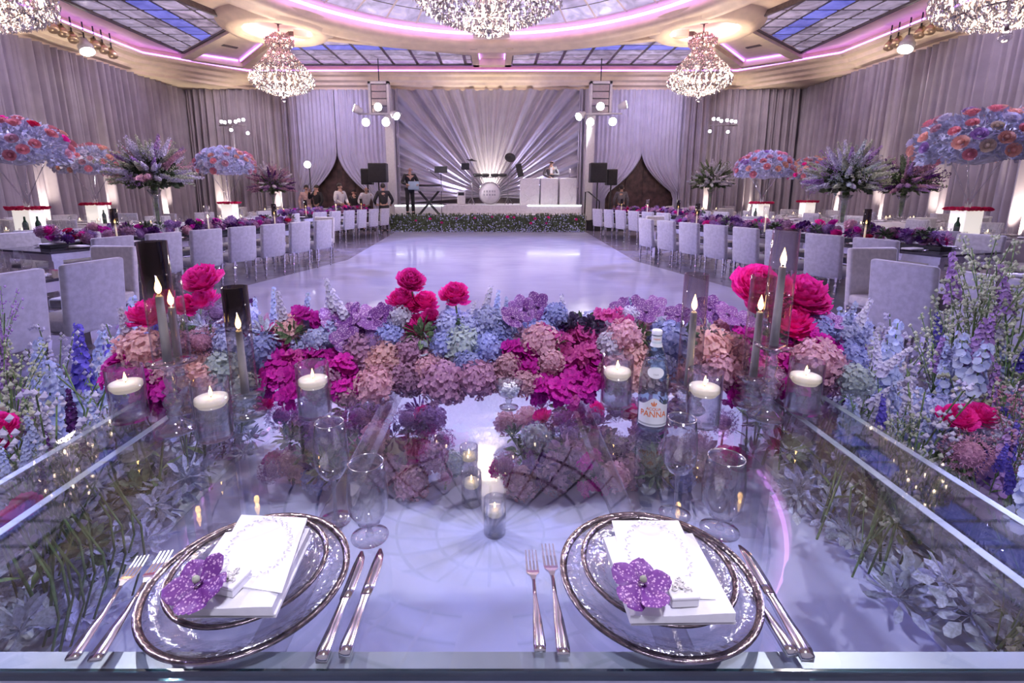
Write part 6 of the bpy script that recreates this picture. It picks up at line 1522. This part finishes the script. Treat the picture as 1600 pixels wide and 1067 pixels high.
# a few dark bottles among the far glasses
_bt = MB().lathe([(0, 0), (0.038, 0), (0.038, 0.19), (0.015, 0.24), (0.014, 0.30), (0, 0.30)], 14).mesh('dark_bottle', 'dark_bottle')
for (x, y) in ((CPOS[0].x + 0.2, CPOS[0].y - 0.30), (CPOS[0].x + 0.33, CPOS[0].y - 0.22), (CPOS[1].x + 0.3, CPOS[1].y - 0.2), (CPOS[6].x - 0.25, CPOS[6].y - 0.25), (CPOS[10].x - 0.3, CPOS[10].y - 0.2)):
    tag(ob('dark_bottle', _bt, None, (x, y, TT + 0.007)), 'dark green wine bottle among the glasses on a round table', 'bottle', 'wine bottles on the round tables')

# ================================================================== CHANDELIERS
def chandelier_parts(S, n_drop, big):
    r_ = random.Random(9); mb = MB()
    if big: prof = [(0.25, 2.3), (0.55, 2.0), (0.45, 1.7), (0.9, 1.45), (1.35, 1.1), (1.55, 0.75), (1.5, 0.5), (1.2, 0.3), (0.7, 0.1), (0.25, -0.1)]
    else: prof = [(0.16, 1.80), (0.42, 1.62), (0.40, 1.50), (0.26, 1.34), (0.40, 1.18), (0.60, 0.95), (0.80, 0.72), (0.92, 0.52), (0.90, 0.36), (0.74, 0.22), (0.48, 0.12), (0.16, 0.04)]
    seg = [math.dist(prof[i], prof[i + 1]) * (prof[i][0] + prof[i + 1][0]) for i in range(len(prof) - 1)]; tot = sum(seg)
    bulbs = []
    for i, sg in enumerate(seg):
        for k in range(int(n_drop * sg / tot)):
            t = r_.random(); r = prof[i][0] + (prof[i + 1][0] - prof[i][0]) * t; z = prof[i][1] + (prof[i + 1][1] - prof[i][1]) * t; a = r_.random() * 6.283
            r *= r_.uniform(0.86, 1.05); c = Vector((r * cos(a), r * sin(a), z)); w_ = r_.uniform(0.012, 0.022); h = r_.uniform(0.025, 0.06)
            ca, sa = cos(a * 7) * w_, sin(a * 7) * w_
            mb.add([c + Vector(q) for q in ((ca, sa, 0), (-sa, ca, 0), (-ca, -sa, 0), (sa, -ca, 0), (0, 0, h * 0.5), (0, 0, -h))], [(0, 1, 4), (1, 2, 4), (2, 3, 4), (3, 0, 4), (1, 0, 5), (2, 1, 5), (3, 2, 5), (0, 3, 5)])
        if i % 2 == 0:
            for k in range(max(3, int(26 * sg / tot * 4))):
                t = r_.random(); r = (prof[i][0] + (prof[i + 1][0] - prof[i][0]) * t) * 0.96; z = prof[i][1] + (prof[i + 1][1] - prof[i][1]) * t; a = 6.283 * k / max(3, int(26 * sg / tot * 4)) + i
                bulbs.append((r * cos(a), r * sin(a), z))
    fm_ = MB(); fm_.tube([(0, 0, prof[-1][1] - 0.05), (0, 0, prof[0][1] + 0.05)], 0.03, 8)
    for i in range(1, len(prof) - 1, 2):
        r, z = prof[i]
        fm_.lathe([(r * 0.9 - .012, z - .012), (r * 0.9 + .012, z - .012), (r * 0.9 + .012, z + .012), (r * 0.9 - .012, z + .012), (r * 0.9 - .012, z - .012)], 32, cap=False)
        for k in range(6): fm_.tube([(0, 0, z - 0.1), (r * 0.5 * cos(k * PI / 3), r * 0.5 * sin(k * PI / 3), z - 0.14), (r * 0.9 * cos(k * PI / 3), r * 0.9 * sin(k * PI / 3), z)], 0.010, 5)
    bb = MB(); ball(bb, 0.022, 1, (0, 0, 0), 0, 1.5)
    bl = MB(); ball(bl, 0.085 if not big else 0.12, 2)
    return mb.mesh('crystal_drops', 'crystal', False), fm_.mesh('frame', 'rim_bronze'), bulbs, bb.mesh('bulb', 'bulb'), bl.mesh('crystal_ball', 'crystal_stem')
small = chandelier_parts(1, 6500, False); large = chandelier_parts(1, 9000, True)
def chandelier(x, y, zball, S, parts, label, top, energy):
    t = thing('chandelier', label, 'chandelier', (x, y, zball)); cd, fm_, bulbs, bb, bl = parts
    for nm, me, kd in (('crystal_drops', cd, 'stuff'), ('frame', fm_, None)): ob(nm, me, t, (0, 0, 0.10 * S), (0, 0, 0), S, kind=kd)
    for (a, b, c) in bulbs: ob('bulb', bb, t, (a * S, b * S, 0.10 * S + c * S))
    ob('crystal_ball', bl, t, (0, 0, 0.0), (0, 0, 0), S)
    h = (2.3 if parts is large else 1.85) * S
    ob('suspension_rod', MB().tube([(0, 0, h), (0, 0, top - zball)], 0.025, 6).mesh('suspension_rod', 'rim_bronze'), t)
    ob('canopy', MB().lathe([(0.16, 0), (0.14, -0.03), (0.04, -0.07)], 20).mesh('canopy', 'rim_bronze'), t, (0, 0, top - zball))
    point('chandelier_light', (x, y, zball + 0.50 * S), energy, (1.0, 0.80, 0.62), 0.30 * S)
chandelier(X0 - 6.45, 16.2, 4.27, 1.0, small, 'bell-shaped crystal chandelier under the medallion near the stage on the keyboard side', 6.49, 430)
chandelier(X0 + 6.45, 16.2, 4.27, 1.0, small, 'bell-shaped crystal chandelier under the medallion near the stage on the booth side', 6.49, 430)
chandelier(X0 - 8.55, 9.0, 4.02, 1.16, small, 'crystal chandelier above the keyboard side tables', 6.49, 430)
chandelier(X0 + 8.75, 9.0, 4.02, 1.16, small, 'crystal chandelier above the booth side tables', 6.49, 430)
chandelier(X0 + 0.0, 11.2, 4.72, 1.0, large, 'huge crystal chandelier hanging in the middle of the dome', 8.8, 620)

# ================================================================== PEOPLE
def skinmesh(name, V, E_, root, matn):
    me = bpy.data.meshes.new(name); keys = list(V); idx = {k: i for i, k in enumerate(keys)}
    me.from_pydata([V[k][0] for k in keys], [(idx[a], idx[b]) for a, b in E_], [])
    me.materials.append(MATS[matn]); o = bpy.data.objects.new(name, me); COL.objects.link(o)
    m = o.modifiers.new('skin', 'SKIN'); m.use_smooth_shade = True
    for k in keys:
        sv = me.skin_vertices[0].data[idx[k]]; r = V[k][1]; sv.radius = r if isinstance(r, tuple) else (r, r); sv.use_root = (k == root)
    s_ = o.modifiers.new('sub', 'SUBSURF'); s_.levels = 1; s_.render_levels = 1
    return o
def person(label, loc, rz, top_m, bottom_m, hair, armL, armR, lean=0.0, seated=False, long=False, scale=1.0):
    """armL / armR: (elbow, wrist) offsets in body space; body faces +y"""
    t = thing('person', label, 'person', loc, rz); t.scale = (scale,) * 3
    ls = lambda z: lean * max(0, z - 0.9)
    hp = 0.95; kz = 0.50
    V = dict(pel=((0, 0, hp), (.13, .10)), bel=((0, ls(1.12), 1.12), (.125, .095)), che=((0, ls(1.33), 1.33), (.155, .105)), nb=((0, ls(1.47), 1.47), (.07, .06)), nk=((0, ls(1.54) + .01, 1.535), (.052, .055)), hd=((0, ls(1.62) + .025, 1.615), (.072, .088)), ht=((0, ls(1.70) + .02, 1.70), (.062, .075)), nose=((0, ls(1.62) + .125, 1.615), (.012, .016)), chin=((0, ls(1.56) + .075, 1.56), (.032, .03)))
    E_ = [('pel', 'bel'), ('bel', 'che'), ('che', 'nb'), ('nb', 'nk'), ('nk', 'hd'), ('hd', 'ht'), ('hd', 'nose'), ('nk', 'chin')]
    for s_, sd, arm in ((-1, 'l', armL), (1, 'r', armR)):
        e, w_ = Vector(arm[0]), Vector(arm[1]); sh = Vector((s_ * .185, ls(1.43), 1.43)); dirw = (w_ - e).normalized(); hand = w_ + dirw * .07
        V['s' + sd] = (sh, (.062, .06)); V['e' + sd] = (e, (.044, .044)); V['w' + sd] = (w_, (.028, .024)); V['h' + sd] = (hand, (.036, .018))
        E_ += [('che', 's' + sd), ('s' + sd, 'e' + sd), ('e' + sd, 'w' + sd), ('w' + sd, 'h' + sd)]
        side = dirw.cross(Vector((0, 0, 1))); side = side.normalized() if side.length > .1 else Vector((0, 1, 0))
        for q in range(4):
            b = hand + side * (q - 1.5) * .019; V['f%s%d' % (sd, q)] = (b + dirw * (.045, .06, .065, .055)[q] * .7, .009); V['g%s%d' % (sd, q)] = (b + dirw * (.08, .095, .10, .09)[q] + Vector((0, 0, -.015)), .007)
            E_ += [('h' + sd, 'f%s%d' % (sd, q)), ('f%s%d' % (sd, q), 'g%s%d' % (sd, q))]
        V['t' + sd] = (w_ + dirw * .05 + side * -.045, .010); V['u' + sd] = (w_ + dirw * .09 + side * -.055, .008); E_ += [('w' + sd, 't' + sd), ('t' + sd, 'u' + sd)]
        kn = Vector((s_ * .10, .42 if seated else .02, .92 if seated else kz)); an = Vector((s_ * .105, .42 if seated else -.02, .50 if seated else .09))
        V['p' + sd] = ((s_ * .09, 0, .90), (.085, .09)); V['k' + sd] = (kn, (.056, .058)); V['a' + sd] = (an, (.038, .042)); V['o' + sd] = (an + Vector((0, .14, -.05)), (.036, .028))
        E_ += [('pel', 'p' + sd), ('p' + sd, 'k' + sd), ('k' + sd, 'a' + sd), ('a' + sd, 'o' + sd)]
    b = skinmesh('body', V, E_, 'pel', 'skin'); b.parent = t
    def grow(keys, g): return {k: (V[k][0], tuple(x + g for x in (V[k][1] if isinstance(V[k][1], tuple) else (V[k][1],) * 2))) for k in keys}
    ck = ['pel', 'bel', 'che', 'nb', 'sl', 'sr', 'el', 'er', 'wl', 'wr']
    c = skinmesh('jacket', grow(ck, .018), [e for e in E_ if e[0] in ck and e[1] in ck], 'che', top_m); c.parent = t
    if long:
        ob('skirt', MB().lathe([(0.17, 1.02), (0.19, 0.9), (0.24, 0.5), (0.30, 0.02)], 20, cap=False).mesh('skirt', bottom_m), t)
    else:
        ck = ['pel', 'pl', 'pr', 'kl', 'kr', 'al', 'ar']
        c = skinmesh('trousers', grow(ck, .016), [e for e in E_ if e[0] in ck and e[1] in ck], 'pel', bottom_m); c.parent = t
        for sd in 'lr':
            a_ = V['a' + sd][0]; ob('shoe', rbox(-.045, .045, -.07, .20, -.09, -.01, .03, 2).mesh('shoe', 'suit_black'), t, a_)
    hy = ls(1.64)
    if hair:
        mb = MB(); ball(mb, 0.10, 2, (0, 0, 0), 0, 1.05); mb.v = [(x * .92, y * 1.05 - .012, max(z, -.02 - (.06 if y < -.02 else 0) - (.18 if hair == 'long' and y < 0 else 0))) for x, y, z in mb.v]
        ob('hair', mb.mesh('hair', 'hair_dark'), t, (0, hy + .01, 1.665))
    eb = MB(); ball(eb, .009, 1)
    em = eb.mesh('eye', 'hair_dark')
    for s_ in (-1, 1): ob('eye', em, t, (s_ * .032, hy + .105, 1.64))
    ear = MB(); ball(ear, .022, 1, (0, 0, 0), 0, 1.4); em = ear.mesh('ear', 'skin')
    for s_ in (-1, 1): ob('ear', em, t, (s_ * .088, hy + .02, 1.62))
    return t
PLAY = (((-.30, .10, 1.16), (-.20, .36, 1.10)), ((.30, .10, 1.16), (.20, .36, 1.10)))
HANG = (((-.27, .0, 1.16), (-.26, .10, .92)), ((.27, .0, 1.16), (.26, .10, .92)))
person('bald man in a black suit playing the keyboard', (at_(640, 18.72), 18.76, 0.62), R(205), 'suit_black', 'suit_black', None, *PLAY, lean=0.12)
t = person('man in a grey suit and dark glasses standing behind the white booth', (at_(860, 20.2), 20.2, 0.95), PI, 'suit_grey', 'suit_black', None, ((-.30, .10, 1.16), (-.05, .24, 1.18)), ((.30, .10, 1.16), (.08, .28, 1.08)), lean=0.10)
ob('sunglasses', rbox(-.075, .075, .0, .03, -.02, .02, .008, 1).mesh('sunglasses', 'black_gloss', False), t, (0, .175, 1.635)); ob('shirt_front', rbox(-.05, .05, -.01, .01, -.12, .12, .005, 1).mesh('shirt_front', 'shirt_white', False), t, (0, .155, 1.34), (R(8), 0, 0))
person('man in a white shirt standing by the keyboard side doorway', (at_(531, 18.2), 18.2, 0), R(240), 'shirt_white', 'suit_black', 'short', ((-.27, .02, 1.16), (-.14, .24, 1.04)), ((.27, .02, 1.16), (.14, .24, 1.04)))
person('man in a black jacket seen from behind, bending beside the loudspeakers', (at_(600, 18.0), 17.9, 0), R(15), 'suit_black', 'suit_black', 'short', ((-.32, .10, 1.14), (-.28, .34, 1.02)), ((.32, .10, 1.14), (.28, .34, 1.02)), lean=0.35)
person('man in a pale waistcoat leaning over the far table', (at_(571, 18.9), 18.9, 0), R(200), 'shirt_white', 'suit_black', None, ((-.32, .10, 1.14), (-.40, .34, 1.05)), ((.30, .10, 1.14), (.16, .34, 1.02)), lean=0.45, scale=0.95)
person('figure in dark clothes with long dark hair in the keyboard side doorway', (at_(553, 19.4), 19.4, 0), R(170), 'suit_black', 'suit_black', 'long', *HANG, long=True, scale=0.88)
person('woman in a dusty pink dress by the keyboard side drape', (at_(479, 18.6), 18.6, 0), R(200), 'dress_pink', 'dress_pink', 'short', *HANG, long=True, scale=0.97)
person('man in a black dinner jacket raising a hand to his face', (at_(495, 18.4), 18.4, 0), R(150), 'suit_black', 'suit_black', 'short', ((-.27, .0, 1.16), (-.22, .14, .94)), ((.30, .14, 1.24), (.10, .26, 1.50)), scale=0.97)
person('person in grey with back turned in the booth side doorway', (at_(971, 20.0), 20.0, 0), R(-15), 'suit_grey', 'suit_black', 'short', *HANG, lean=0.2, scale=0.98)
